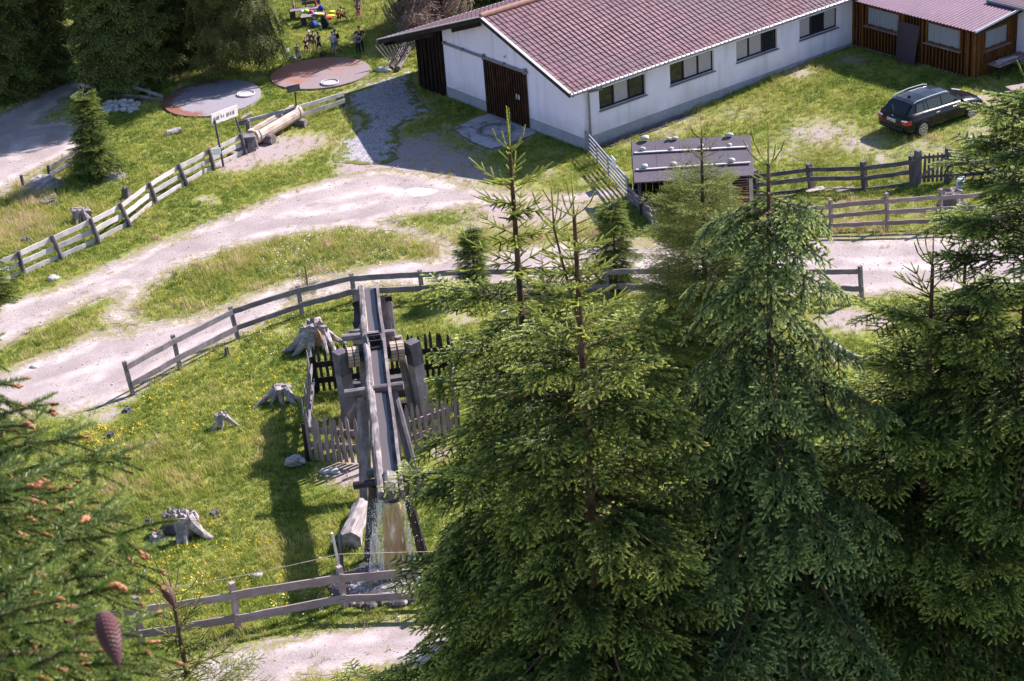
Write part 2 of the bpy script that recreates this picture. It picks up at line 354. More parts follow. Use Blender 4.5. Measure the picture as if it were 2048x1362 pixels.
# soft patches on the grass: (px, py, radius m, strength)
DP = [(820, 305, 2.3, .85), (880, 325, 2.2, .8), (735, 335, 1.6, .9), (780, 340, 1.6, .9), (940, 350, 1.8, .7), (1020, 415, 2.2, .8), (1110, 420, 2, .75), (860, 275, 1.3, .6), (1090, 350, 1.2, .5), (1230, 350, 1.2, .5), (540, 300, 2.2, .8), (610, 285, 1.6, .7), (480, 325, 1.4, .8), (690, 235, .8, .4), (880, 300, 1.8, .5), (950, 340, 1.6, .45), (820, 300, 1.5, .5), (1000, 430, 2.5, .62), (1090, 440, 2.2, .6), (930, 455, 1.6, .5), (1150, 430, 2.0, .55), (1010, 395, 2, .5), (1180, 360, 1, .5),
      (1640, 265, 2.2, .62), (1720, 285, 1.6, .6), (1560, 305, 1.6, .5), (1600, 145, 1.1, .6), (1700, 120, 1.2, .6), (1850, 300, 1.8, .5), (1960, 270, 1.8, .55), (1980, 200, 1.6, .6), (1770, 320, .5, .8), (2010, 240, 2, .5), (1745, 300, 1.5, .5), (1930, 320, 1.5, .42),
      (1480, 225, 2.2, .42), (1380, 245, 1.5, .5), (1330, 265, 1.2, .55), (1250, 290, .8, .4), (780, 205, 1, .4), (860, 225, 1.2, .4), (1090, 305, 1., .4), (1700, 640, 1.2, .8), (1650, 645, .8, .7), (1760, 645, .9, .7), (1690, 720, .8, .5), (1680, 430, 2, .4), (1850, 430, 2, .35), (1560, 400, 1, .5),
      (215, 830, .7, .7), (160, 840, .6, .5), (570, 660, .5, .5), (410, 397, .45, .8), (430, 405, .4, .6), (900, 625, .8, .5), (930, 640, .8, .6), (700, 945, 1.1, .8), (760, 940, 1, .7), (880, 905, .8, .6), (560, 660, .3, .7), (790, 620, .5, .5), (330, 1190, .6, .3), (510, 1050, .6, .3), (545, 1000, .4, .4), (740, 1190, .9, .5), (820, 1195, .9, .5),
      (30, 440, 1.5, .3), (250, 630, .8, .7), (235, 600, .5, .5), (330, 610, .4, .4), (520, 620, .5, .4), (760, 100, 1.2, .35), (790, 120, .9, .5), (700, 75, 1.4, .3), (640, 75, 1., .3), (860, 200, .8, .5), (930, 255, .8, .3), (130, 235, 1.5, .5), (140, 215, 1, .5)]
RP = [(30, 430, 3.0, .9), (120, 440, 2.2, .6), (200, 420, 2, .4), (400, 560, 2.0, .5), (500, 530, 2.4, .5), (640, 500, 3, .55), (760, 490, 2.4, .6), (820, 500, 2, .5), (340, 600, 1.4, .45), (100, 700, 1.5, .5), (160, 670, 1.4, .6), (330, 940, 1.8, .5), (260, 970, 1.8, .6), (420, 940, 1.2, .35), (1100, 420, 2, .5), (1170, 450, 2, .6), (1700, 420, 3, .35), (1500, 190, 3, .25), (60, 640, 1, .3), (390, 130, 2.4, .3), (560, 1080, 1.2, .3), (1000, 460, 2, .5), (230, 880, 1, .3), (300, 290, 1, .1)]
def patch(P, L, s=1.0):
    v = np.zeros(len(P))
    for px, py, r_, st in L:
        c = g(px, py); d2 = ((P[:, 0]-c.x)**2+(P[:, 1]-c.y)**2)/(r_*r_); v = np.maximum(v, st*np.exp(-d2*.9))
    return v
def all_sd(P):
    s_ = road_sd(P)
    for k in ('ROADTL', 'WHITEG', 'PATHB', 'PAD'): s_ = np.minimum(s_, sdf_poly(P, polys[k]))
    return s_
def dirt_at(P, sdv=None):
    if sdv is None: sdv = all_sd(P)
    return np.maximum(patch(P, DP), np.clip(.62-np.maximum(sdv, 0)/1.1, 0, .6))
xs = np.concatenate([np.arange(-300, -45, 15), np.arange(-45, 40, .5), np.arange(40, 301, 15)]); ys = np.concatenate([np.arange(-60, 30, 10), np.arange(30, 128, .5), np.arange(128, 420, 15)])
X, Y = np.meshgrid(xs, ys); P = np.stack([X.ravel(), Y.ravel()], 1); idx = np.arange(X.size).reshape(X.shape)
F = np.stack([idx[:-1, :-1].ravel(), idx[:-1, 1:].ravel(), idx[1:, 1:].ravel(), idx[1:, :-1].ravel()], 1)
me = mesh_np('ground', np.column_stack([P, terrain(P[:, 0], P[:, 1])]), F, M['soil'], True, {'dirt': dirt_at(P), 'rough': patch(P, RP)})
tag(link('ground', me), kind='structure')

# ------------------------------------------------------------------ instancing: points of one mesh carry little shapes (grass, needles)
_gn = {}
def gn_group(coll):
    if coll.name in _gn: return _gn[coll.name]
    t = bpy.data.node_groups.new('scatter_'+coll.name, 'GeometryNodeTree')
    t.interface.new_socket('Geometry', in_out='INPUT', socket_type='NodeSocketGeometry'); t.interface.new_socket('Geometry', in_out='OUTPUT', socket_type='NodeSocketGeometry')
    i = t.nodes.new('NodeGroupInput'); o = t.nodes.new('NodeGroupOutput'); ip = t.nodes.new('GeometryNodeInstanceOnPoints')
    ci = t.nodes.new('GeometryNodeCollectionInfo'); ci.inputs['Collection'].default_value = coll; ci.inputs['Separate Children'].default_value = True; ci.inputs['Reset Children'].default_value = True
    def na(nm, ty):
        x = t.nodes.new('GeometryNodeInputNamedAttribute'); x.data_type = ty; x.inputs['Name'].default_value = nm; return [k for k in x.outputs if k.enabled and k.name == 'Attribute'][0]
    e2 = t.nodes.new('FunctionNodeEulerToRotation'); L = t.links.new
    L(i.outputs[0], ip.inputs['Points']); L(ci.outputs[0], ip.inputs['Instance']); ip.inputs['Pick Instance'].default_value = True
    L(na('idx', 'INT'), ip.inputs['Instance Index']); L(na('rot', 'FLOAT_VECTOR'), e2.inputs[0]); L(e2.outputs[0], ip.inputs['Rotation']); L(na('scl', 'FLOAT_VECTOR'), ip.inputs['Scale'])
    L(ip.outputs[0], o.inputs[0]); _gn[coll.name] = t; return t
def scatter(name, pts, rot, scl, idx_, tint, coll, parent=None):
    pts = np.asarray(pts, np.float32); n = len(pts); me = bpy.data.meshes.new(name); me.vertices.add(n); me.vertices.foreach_set('co', pts.ravel())
    a = me.attributes.new('rot', 'FLOAT_VECTOR', 'POINT'); a.data.foreach_set('vector', np.asarray(rot, np.float32).ravel())
    scl = np.asarray(scl, np.float32); scl = np.repeat(scl[:, None], 3, 1) if scl.ndim == 1 else scl
    a = me.attributes.new('scl', 'FLOAT_VECTOR', 'POINT'); a.data.foreach_set('vector', scl.ravel())
    a = me.attributes.new('idx', 'INT', 'POINT'); a.data.foreach_set('value', np.asarray(idx_, np.int32))
    a = me.attributes.new('tint', 'FLOAT', 'POINT'); a.data.foreach_set('value', np.asarray(tint, np.float32))
    o = bpy.data.objects.new(name, me); COL.objects.link(o)
    if parent is not None: o.parent = parent; o.matrix_parent_inverse = parent_world(parent).inverted()
    md = o.modifiers.new('scatter', 'NODES'); md.node_group = gn_group(coll); return o
def proto_coll(name, meshes):
    c = bpy.data.collections.new(name)
    for k, me in enumerate(meshes): c.objects.link(bpy.data.objects.new('%s_%02d' % (name, k), me))
    return c

# ------------------------------------------------------------------ grass
def leafmat(name, stops, attr='tint', inst=True, tip=None, trans=.25, rough=.6, extra=None):
    m = mat(name, (.1, .12, .03), rough, spec=.25); q = N(m)
    c = q.ramp(q.attr(attr, inst), stops)
    if tip: c = q.mix(q.attr('tip'), c, tip, 'MIX')
    pn = q.noise(.5, 3); c = q.mix(1.0, c, q.ramp(pn, [(.3, (.8, .84, .75)), (.7, (1.15, 1.1, 1.1))]), 'MULTIPLY')
    q.col(c)
    if trans:
        tb = q.n('ShaderNodeBsdfTranslucent'); q.l(c, tb.inputs[0]); ms = q.n('ShaderNodeMixShader'); ms.inputs[0].default_value = trans
        out = [x for x in q.t.nodes if x.type == 'OUTPUT_MATERIAL'][0]; q.l(q.b.outputs[0], ms.inputs[1]); q.l(tb.outputs[0], ms.inputs[2]); q.l(ms.outputs[0], out.inputs[0])
    return m
M['grass'] = leafmat('grass_blades', [(0, (.09, .145, .022)), (.25, (.20, .26, .042)), (.55, (.36, .38, .08)), (.8, (.50, .44, .18)), (1, (.55, .42, .30))])
M['petal_y'] = mat('yellow_petals', (.85, .55, .02), .5); M['petal_w'] = mat('pale_seed_heads', (.75, .68, .62), .6)
def tuft(n, h, r_, wd, bend):
    V = []; F = []
    for k in range(n):
        a = random.uniform(0, 2*PI); rr = r_*math.sqrt(random.random()); bx, by = rr*math.cos(a), rr*math.sin(a); hh = h*random.uniform(.5, 1.1); ba = random.uniform(0, 2*PI); bn = bend*random.uniform(.3, 1)*hh
        wx, wy = -math.sin(ba)*wd/2, math.cos(ba)*wd/2; ex, ey = math.cos(ba)*bn, math.sin(ba)*bn; o = len(V)
        V += [(bx-wx, by-wy, -.01), (bx+wx, by+wy, -.01), (bx+ex*.35-wx*.8, by+ey*.35-wy*.8, hh*.6), (bx+ex*.35+wx*.8, by+ey*.35+wy*.8, hh*.6), (bx+ex, by+ey, hh)]
        F += [(o, o+1, o+3), (o, o+3, o+2), (o+2, o+3, o+4)]
    return mesh_np('grass_tuft', V, F, M['grass'])
def flower(mt, h):
    b = MB(); b.tube([(0, 0, 0), (.01, 0, h)], .003, 3); b.cm = 1
    for k in range(3):
        x, y = random.uniform(-.05, .05), random.uniform(-.05, .05); b.box((x, y, h*random.uniform(.8, 1.1)), (.014, 0, .004), (0, .014, .002), (0, 0, .006))
    o = b.build('flower_stalk', [M['grass'], mt]); me = o.data; bpy.data.objects.remove(o); return me
gcoll = proto_coll('grass_bits', [tuft(11, .07, .11, .013, .8) for _ in range(4)]+[tuft(10, .16, .10, .012, .7) for _ in range(3)]+[tuft(9, .34, .10, .010, .45) for _ in range(3)]+[flower(M['petal_y'], .16), flower(M['petal_w'], .26)])
def in_view(P, pad=60, z=0):
    q0 = P[:, 0]; q1 = P[:, 1]; zz = z-H
    dx = q0*CD.x+q1*CD.y+zz*CD.z; xx = 1024+FPX*(q0*CR.x+q1*CR.y+zz*CR.z)/dx; yy = 681-FPX*(q0*CU.x+q1*CU.y+zz*CU.z)/dx
    return (dx > 1) & (xx > -pad) & (xx < 2048+pad) & (yy > -pad) & (yy < 1362+pad), xx, yy
NG = 620000
P = np.column_stack([rng.uniform(-34, 32, NG), 36+(112-36)*rng.random(NG)**1.25])
ok, xx, yy = in_view(P); P = P[ok]; sdv = all_sd(P)+(fbm(P[:, 0]*1.3, P[:, 1]*1.3, 3, 5)-.5)*.8
d = dirt_at(P, sdv); ro = patch(P, RP); n1 = fbm(P[:, 0]*.9, P[:, 1]*.9, 40, 4); n2 = fbm(P[:, 0]*3, P[:, 1]*3, 44, 3)
tank_d = np.minimum(np.hypot(P[:, 0]+12.8, P[:, 1]-82.9), np.hypot(P[:, 0]+7.95, P[:, 1]-85.25))
keep = (rng.random(len(P)) < np.clip(1.15-d*1.9+(n2-.5)*1.3, .03, 1)) & ((sdv > 0) | ((sdv > -1.2) & (rng.random(len(P)) < .10)) | (rng.random(len(P)) < .008)) & (tank_d > 2.38)
ax_ = (P[:, 0]-BC.x)*BA.x+(P[:, 1]-BC.y)*BA.y; bx_ = (P[:, 0]-BC.x)*BB.x+(P[:, 1]-BC.y)*BB.y
keep &= ~((ax_ > -.05) & (ax_ < 18) & (bx_ > -.02) & (bx_ < 11.6)) & ~((ax_ > 15.9) & (bx_ > -7.05)) & (sdf_poly(P, polys['PAD']) > 0)
P = P[keep]; ro = ro[keep]; n1 = n1[keep]; n2 = n2[keep]; d = d[keep]; sdv = sdv[keep]; n = len(P)
u = rng.random(n); lvl = ro*1.1+(n1-.5)*1.2+np.where((sdv > 0) & (sdv < .35), .18, 0)
idx_ = np.where(u < lvl*.9-.28, 7+rng.integers(0, 3, n), np.where(u < lvl*1.3+.12, 4+rng.integers(0, 3, n), rng.integers(0, 4, n)))
tint = np.clip(.34+(n1-.5)*1.0+(n2-.5)*.7+ro*.45+d*.35+rng.normal(0, .13, n), 0, 1)
def near_px(P, L):
    v = np.zeros(len(P))
    for px, py, r_, s_ in L:
        c = g(px, py); v = np.maximum(v, s_*(np.hypot(P[:, 0]-c.x, P[:, 1]-c.y) < r_)*1.0)
    return v
FY = near_px(P, [(230, 880, 1.2, .22), (200, 870, .7, .35), (480, 830, 2, .07), (520, 720, 2, .05), (430, 1110, 2, .10), (360, 1180, 1.6, .10), (560, 760, 1.5, .06), (650, 620, 2, .03), (330, 800, 1.2, .09), (150, 410, 1.5, .03), (300, 470, 1, .04), (1750, 830, 3, .10), (1420, 1000, 2, .12), (330, 590, 1.5, .04), (420, 560, 2, .03), (1150, 450, 1.5, .05), (640, 1170, 1.5, .05), (520, 640, 1, .05)])
FW = near_px(P, [(680, 490, 3.0, .17), (620, 510, 2, .12), (740, 480, 2, .12), (330, 130, 2.5, .08), (400, 130, 2.5, .07), (1720, 500, 2, .02), (650, 1240, 2, .03), (560, 660, 2, .02)])
uu = rng.random(n); idx_ = np.where(uu < FY, 10, np.where(uu > 1-FW, 11, idx_)).astype(np.int32)
rot = np.column_stack([rng.normal(0, .12, n), rng.normal(0, .12, n), rng.uniform(0, 6.28, n)])
scl = rng.uniform(.75, 1.3, n)
o = scatter('meadow_grass', np.column_stack([P, terrain(P[:, 0], P[:, 1])+.01]), rot, scl, idx_, tint, gcoll); tag(o, 'short meadow grass with tall seeding stalks, yellow and white flowers', 'grass', kind='stuff')
print('grass', n)
# loose stones on gravel
def pebble():
    b = MB(); b.lump((0, 0, .3), 1, .8, .6, .25, 6, 4); o = b.build('pebble', M['stone']); me = o.data; bpy.data.objects.remove(o); return me
pcoll = proto_coll('pebbles', [pebble() for _ in range(4)])
P = np.column_stack([rng.uniform(-34, 32, 60000), rng.uniform(36, 105, 60000)]); ok, xx, yy = in_view(P, 20); P = P[ok]; sdv = all_sd(P); P = P[(sdv < .3)][:15000]; n = len(P)
tag(scatter('loose_stones', np.column_stack([P, terrain(P[:, 0], P[:, 1])+.02]), rng.uniform(0, 6, (n, 3))*[0, 0, 1], np.exp(rng.normal(-4.3, .45, n)), rng.integers(0, 4, n), rng.random(n), pcoll), 'loose pale stones scattered over the gravel', 'gravel', kind='stuff')
# ================================================================== BUILDINGS
def W(a, b, z=0): return BC+BA*a+BB*b+Z*z
def abox(mb, a0, a1, b0, b1, z0, z1): mb.box(W((a0+a1)/2, (b0+b1)/2, (z0+z1)/2), BA*((a1-a0)/2), BB*((b1-b0)/2), Z*((z1-z0)/2))
FR = Matrix(((BA.x, BB.x, 0, BC.x), (BA.y, BB.y, 0, BC.y), (0, 0, 1, 0), (0, 0, 0, 1)))
m = mat('white_lime_render', (.74, .71, .76), .9, spec=.2); q = N(m); n1 = q.noise(.8, 5); n2 = q.noise(60, 3); sx = q.n('ShaderNodeSeparateXYZ'); q.l(q.pos(), sx.inputs[0])
st_ = q.noise(2.2, 4, None, (1, 1, .12)); c = q.mix(q.mr(n1, .3, .75), (.82, .73, .88), (.72, .64, .79)); c = q.mix(q.math('MULTIPLY', q.mr(st_, .52, .75), .8), c, (.54, .49, .56))
c = q.mix(q.math('MULTIPLY', q.mr(sx.outputs[2], 1.15, .5), q.mr(n1, .35, .65)), c, (.58, .52, .58)); q.col(c); q.bump(n2, .25, .004); M['render'] = m
m = mat('grey_plinth_paint', (.30, .30, .35), .9); q = N(m); n1 = q.noise(1.5, 5); n2 = q.noise(9, 5); q.col(q.mix(q.mr(n2, .5, .8), q.mix(q.mr(n1, .3, .7), (.24, .24, .29), (.33, .33, .38)), (.45, .42, .45))); q.bump(n2, .3, .01); M['plinth'] = m
m = mat('weathered_clay_tile', (.30, .17, .17), .75); q = N(m); rnd = q.n('ShaderNodeObjectInfo').outputs['Random']; vv = q.n('ShaderNodeTexVoronoi'); vv.inputs['Scale'].default_value = 3.4; q.l(q.pos(), vv.inputs['Vector']); n1 = vv.outputs['Color']; n2 = q.noise(16, 5, rough=.75); n3 = q.noise(.35, 3)
c = q.mix(q.mr(n1, .3, .7), (.092, .036, .050), (.145, .062, .082)); c = q.mix(q.mr(n2, .5, .75), c, (.19, .11, .135)); c = q.mix(q.mr(n3, .4, .7), c, (.105, .058, .076)); c = q.mix(q.mr(n2, .33, .22), c, (.07, .035, .04)); q.col(c); q.bump(n2, .3, .01); M['tile'] = m
M['red_ridge'] = plain('red_brown_ridge_clay', (.30, .15, .12), .75, var=.35, scale=5)
m = mat('window_glass', (.02, .022, .03), .06, spec=.8); M['glass'] = m
M['blind'] = plain('beige_roller_blind', (.42, .36, .38), .8, var=.12)
M['frame'] = wood('dark_brown_window_frame', (.045, .022, .02), (.03, .015, .015), (.07, .035, .03))
m = mat('net_curtain', (.26, .26, .31), .9); q = N(m); q.bump(q.noise(9, 2, q.pos(True), (1, 1, .15)), 1., .05); M['net'] = m

barn = empty('barn', BC, 'long white barn with red brown tiled roof and dark sliding door in its gable', 'barn')
ZR, KR, KL = 4.87, .352, .339
def roofz(b): return ZR-KR*(5.17-b) if b < 5.17 else ZR-KL*(b-5.17)
WL = 17.6
wins = [(.87, 3.42), (4.79, 7.32), (8.65, 11.13), (12.51, 14.93)]
b_ = MB(); z0, z1 = 1.46, 2.38; top = roofz(.15)-.12
abox(b_, 0, WL, 0, .3, -.2, z0); abox(b_, 0, WL, 0, .3, z1, top)
pr = 0
for a0, a1 in wins: abox(b_, pr, a0, 0, .3, z0, z1); pr = a1
abox(b_, pr, WL, 0, .3, z0, z1)
# gable wall as a prism
def gable(mb, a, th_, bs, zf, base=-.2):
    n = len(bs); V = [W(a, x, base) for x in bs]+[W(a, x, zf(x)) for x in bs]+[W(a+th_, x, base) for x in bs]+[W(a+th_, x, zf(x)) for x in bs]; F = []
    for i in range(n-1):
        F += [(i, n+i, n+i+1, i+1), (2*n+i, 2*n+i+1, 3*n+i+1, 3*n+i), (n+i, 3*n+i, 3*n+i+1, n+i+1), (i, i+1, 2*n+i+1, 2*n+i)]
    F += [(0, 2*n, 3*n, n), (n-1, 2*n-1, 4*n-1, 3*n-1)]; mb.add(V, F)
gable(b_, -.003, .28, [-.003, 2.5, 5.17, 7.5, 9.55], lambda x: roofz(x)-.14); gable(b_, WL-.3, .3, [.31, 5.17, 9.5], lambda x: roofz(x)-.14)
abox(b_, .3, WL-.31, 9.2, 9.5, -.2, roofz(9.4)-.16); b_.build('wall', M['render'], barn, FR)
b_ = MB(); abox(b_, -.03, WL, -.035, .0-.002, -.2, .49); abox(b_, -.035, -.005, -.035, 3.55, -.2, .49); abox(b_, -.035, -.005, 6.56, 9.53, -.2, .49); b_.build('plinth', M['plinth'], barn, FR)
# vertical dark boards left of the white gable
x = 9.57; k = 0
while x < 11.45:
    wd = random.uniform(.13, .16); b_ = MB(); b_.box(W(-.02 if k % 2 else -.045, x+wd/2, (roofz(x)-.18)/2-.05), BA*.014, BB*(wd/2), Z*((roofz(x)-.18)/2+.05)); x += wd+.004; k += 1
    c = W(-.02, x, 1.3); b_.build('board', M['barn_board'], barn, Matrix(((0, BB.x, BA.x, c.x), (0, BB.y, BA.y, c.y), (1, 0, 0, c.z), (0, 0, 0, 1))))
b_ = MB(); abox(b_, 0.0, .05, 9.57, 11.45, -.1, 2.4); abox(b_, .06, 9, 11.35, 11.42, -.1, 2.4); b_.build('side_wall', M['barn_board'], barn, FR)
# roof slabs, soffit, tiles
def slab(mb, a0, a1, bs, off, th_):
    n = len(bs); V = []
    for a in (a0, a1):
        V += [W(a, x, roofz(x)+off) for x in bs]+[W(a, x, roofz(x)+off-th_) for x in bs]
    F = []
    for i in range(n-1): F += [(i, i+1, 2*n+i+1, 2*n+i), (n+i, 3*n+i, 3*n+i+1, n+i+1), (i, n+i, n+i+1, i+1), (2*n+i, 2*n+i+1, 3*n+i+1, 3*n+i)]
    F += [(0, 2*n, 3*n, n), (n-1, 2*n-1, 4*n-1, 3*n-1)]; mb.add(V, F)
b_ = MB(); slab(b_, -1.0, WL+.6, [-.5, 5.17, 13.2], -.07, .12); b_.build('roof', M['dark_beam'], barn, FR)
tw, tl = .245, .356
def tile_profile(): return [(0, .0), (.02, .028), (.075, .036), (.105, .008), (.17, .0), (.245, .004)]
def tile_verts(O, A, D, U, L=.39):
    pr_ = tile_profile(); V = []
    for s_, dz in ((0, .012), (1, .036)):
        for x_, h_ in pr_: V.append(O+A*x_+D*(L*s_)+U*(h_+dz))
    V += [V[len(pr_)+i]-U*.03 for i in range(len(pr_))]; n = len(pr_); F = []
    for i in range(n-1): F += [(i, n+i, n+i+1, i+1), (n+i, 2*n+i, 2*n+i+1, n+i+1)]
    return V, F
D_R = (BB*(-1)+Z*(-KR)).normalized(); U_R = BA.cross(D_R).normalized(); U_R = U_R if U_R.z > 0 else -U_R
D_L = (BB-Z*KL).normalized(); U_L = D_L.cross(BA).normalized(); U_L = U_L if U_L.z > 0 else -U_L
V, F = tile_verts(Vector(), BA, D_R, U_R); tme = bpy.data.meshes.new('roof_tile'); tme.from_pydata(V, [], F); tme.materials.append(M['tile'])
tiles = []; nr = 17; nc = 76
for r_ in range(nr):
    for c_ in range(nc):
        P0 = W(-1.0+c_*tw, 5.17, ZR)+D_R*(.05+r_*tl)+U_R*(-.05)
        P0 += BA*random.uniform(-.003, .003)+D_R*random.uniform(-.006, .006)+U_R*random.uniform(-.003, .004); tiles.append(((P0-CO).length, P0))
tiles.sort(key=lambda t: t[0]); inv = parent_world(barn).inverted()
for _, P0 in tiles[:298]:
    o = bpy.data.objects.new('roof_tile', tme); COL.objects.link(o); o.parent = barn; o.matrix_parent_inverse = inv; o.location = P0; o.rotation_euler = (0, 0, random.uniform(-.006, .006))
b_ = MB()
for _, P0 in tiles[298:]: V, F = tile_verts(P0, BA, D_R, U_R); b_.add(V, F)
for r_ in range(23):
    for c_ in range(nc): V, F = tile_verts(W(-1.0+c_*tw, 5.17, ZR)+D_L*(.05+r_*tl)+U_L*(-.05), BA, D_L, U_L); b_.add(V, [f[::-1] for f in F])
tag(b_.build('tile_field', M['tile'], barn, FR), kind='stuff')
for i in range(46):
    p = W(-1.02+i*.4, 5.17, ZR+.02); b_ = MB(); b_.tube([p, p+BA*.43+Z*.02], [.12, .135], 10); b_.build('ridge_tile', M['red_ridge'], barn)
# verge boards + flashing, gutters
for (b0, b1, nm, mt, da, dz, h_) in ((-.5, 5.17, 'verge_board', 'dark_beam', -1.02, -.13, .2), (5.17, 13.2, 'verge_board', 'dark_beam', -1.02, -.13, .2), (-.52, 5.17, 'verge_flashing', 'pale_metal', -1.035, -.0, .045), (5.17, 13.22, 'verge_flashing', 'pale_metal', -1.035, -.0, .045)):
    plank(nm, W(da, b0, roofz(b0)+dz), W(da, b1, roofz(b1)+dz), .045 if h_ > .1 else .11, h_, M[mt], barn, jit=0, seg=1)
plank('inner_verge', W(-.80, -.45, roofz(-.45)-.20), W(-.80, 5.17, roofz(5.17)-.20), .05, .16, M['dark_beam'], barn, jit=0, seg=1)
for b0 in (-.56, 13.26):
    zz = roofz(b0)-.06; MBt = MB(); pts = [W(-1.05, b0, zz), W(WL+.6, b0, zz)]
    MBt.tube(pts, .07, 10); MBt.build('gutter', M['gutter'], barn)
plank('eave_board', W(-1.0, -.47, roofz(-.47)-.12), W(WL+.5, -.47, roofz(-.47)-.12), .03, .16, M['gutter'], barn, jit=0, seg=1)
b_ = MB(); b_.tube([W(.55, -.56, 2.78), W(.55, -.56, 2.62), W(.42, -.3, 2.52), W(.24, -.12, 2.46), W(.24, -.10, 2.3), W(.24, -.10, .25)], .05, 8); b_.build('downpipe', M['gutter'], barn)
for b0, l_, h_ in ((.8, .75, .14), (3.19, .75, .14), (5.3, .8, .16), (12.9, .9, .16)): plank('purlin', W(-l_, b0, roofz(b0)-.30), W(.0, b0, roofz(b0)-.30), .15, h_, M['dark_beam'], barn, jit=0, seg=1)
plank('wall_bracket', W(-.5, 6.0, roofz(6.0)-.34), W(-.5, 8.0, roofz(8.0)-.36), .16, .2, M['dark_beam'], barn, jit=0)
plank('wall_plate', W(-.35, 9.6, roofz(9.6)-.36), W(-.35, 13.1, roofz(13.1)-.33), .2, .2, M['dark_beam'], barn, jit=0)
plank('eave_post_plate', W(-.9, 12.9, roofz(12.9)-.25), W(9, 12.9, roofz(12.9)-.25), .15, .2, M['dark_beam'], barn, jit=0)
# door
door = MB(); abox(door, -.075, -.045, 3.6, 6.53, .04, 2.45); door = door.build('door', M['barn_door'], barn, FR)
x = 3.6
while x < 6.5:
    wd = min(random.uniform(.155, .175), 6.53-x); b_ = MB(); b_.box(W(-.085-random.uniform(0, .006), x+wd/2, 1.245), BA*.012, BB*(wd/2-.004), Z*1.2); c = W(-.09, x+wd/2, 1.24)
    b_.build('door_board', M['barn_door'], door, Matrix(((0, BB.x, BA.x, c.x), (0, BB.y, BA.y, c.y), (1, 0, 0, c.z), (0, 0, 0, 1)))); x += wd
b_ = MB(); abox(b_, -.115, -.105, 4.07, 4.39, 1.2, 1.42); nb = b_.build('notice', M['white_paint'], door, FR)
b_ = MB(); abox(b_, -.119, -.116, 4.11, 4.35, 1.36, 1.375)
b_.add([W(-.119, 4.13, 1.24), W(-.119, 4.22, 1.24), W(-.119, 4.2, 1.30)], [(0, 1, 2)]); b_.add([W(-.119, 4.24, 1.24), W(-.119, 4.32, 1.24), W(-.119, 4.28, 1.32)], [(0, 1, 2)]); b_.build('notice_print', M['text'], nb, FR)
b_ = MB(); b_.beam(W(-.1, 3.5, 2.54), W(-.1, 9.45, 2.56), .07, .09); b_.build('door_rail', M['rail_metal'], barn, FR)
for x in (3.62, 5.1, 6.5, 8.0, 9.35):
    b_ = MB(); b_.box(W(-.09, x, 2.57), BA*.07, BB*.05, Z*(.12 if x in (3.62, 6.5) else .06)); b_.build('rail_bracket', M['rail_metal'], barn, FR)
b_ = MB(); b_.tube([W(-.06, 5.0, 2.9), W(.02, 5.0, 2.9)], .1, 12); v_ = b_.build('vent', M['white_paint'], barn)
b_ = MB(); b_.tube([W(-.075, 5.0, 2.9), W(-.058, 5.0, 2.9)], .06, 10); b_.build('vent_hole', M['gutter'], v_)
# windows: dark brown frame, three lights, sill
kinds = ['dbd', 'dbb', 'bbd', 'bdb']
for (a0, a1), kd in zip(wins, kinds):
    b_ = MB(); y0, y1 = .10, .16
    for s_ in range(3): pass
    w3 = (a1-a0)/3
    abox(b_, a0, a1, y0, y1, z0, z0+.06); abox(b_, a0, a1, y0, y1, z1-.06, z1)
    for i in range(4):
        xx_ = a0+w3*i; abox(b_, max(a0, xx_-.04), min(a1, xx_+.04), y0-.002, y1+.002, z0+.06, z1-.06)
    fr = b_.build('window', M['frame'], barn, FR)
    for i, k in enumerate(kd):
        b_ = MB(); abox(b_, a0+w3*i+.05, a0+w3*(i+1)-.05, y1-.03, y1-.015, z0+.07, z1-.07); b_.build('pane', M['glass' if k == 'd' else 'blind'], fr, FR)
    b_ = MB(); abox(b_, a0-.04, a1+.04, -.09, .099, z0-.05, z0-.001); b_.build('sill', M['gutter'], fr, FR)
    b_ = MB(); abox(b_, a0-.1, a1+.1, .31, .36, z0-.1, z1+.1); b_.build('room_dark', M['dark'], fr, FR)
# loose long boards stacked along the long wall
st = empty('board_stack', W(1.5, -.3, 0), 'dark weathered boards lying along the foot of the white barn wall', 'boards')
for k, (a0, a1, b0, z_) in enumerate(((.55, 5.6, -.28, .06), (.7, 5.9, -.42, .05), (.6, 5.2, -.35, .11), (.9, 6.3, -.50, .04))): plank('board', W(a0, b0, z_), W(a1, b0+random.uniform(-.05, .05), z_), .15, .035, M['rail_dark'], st)

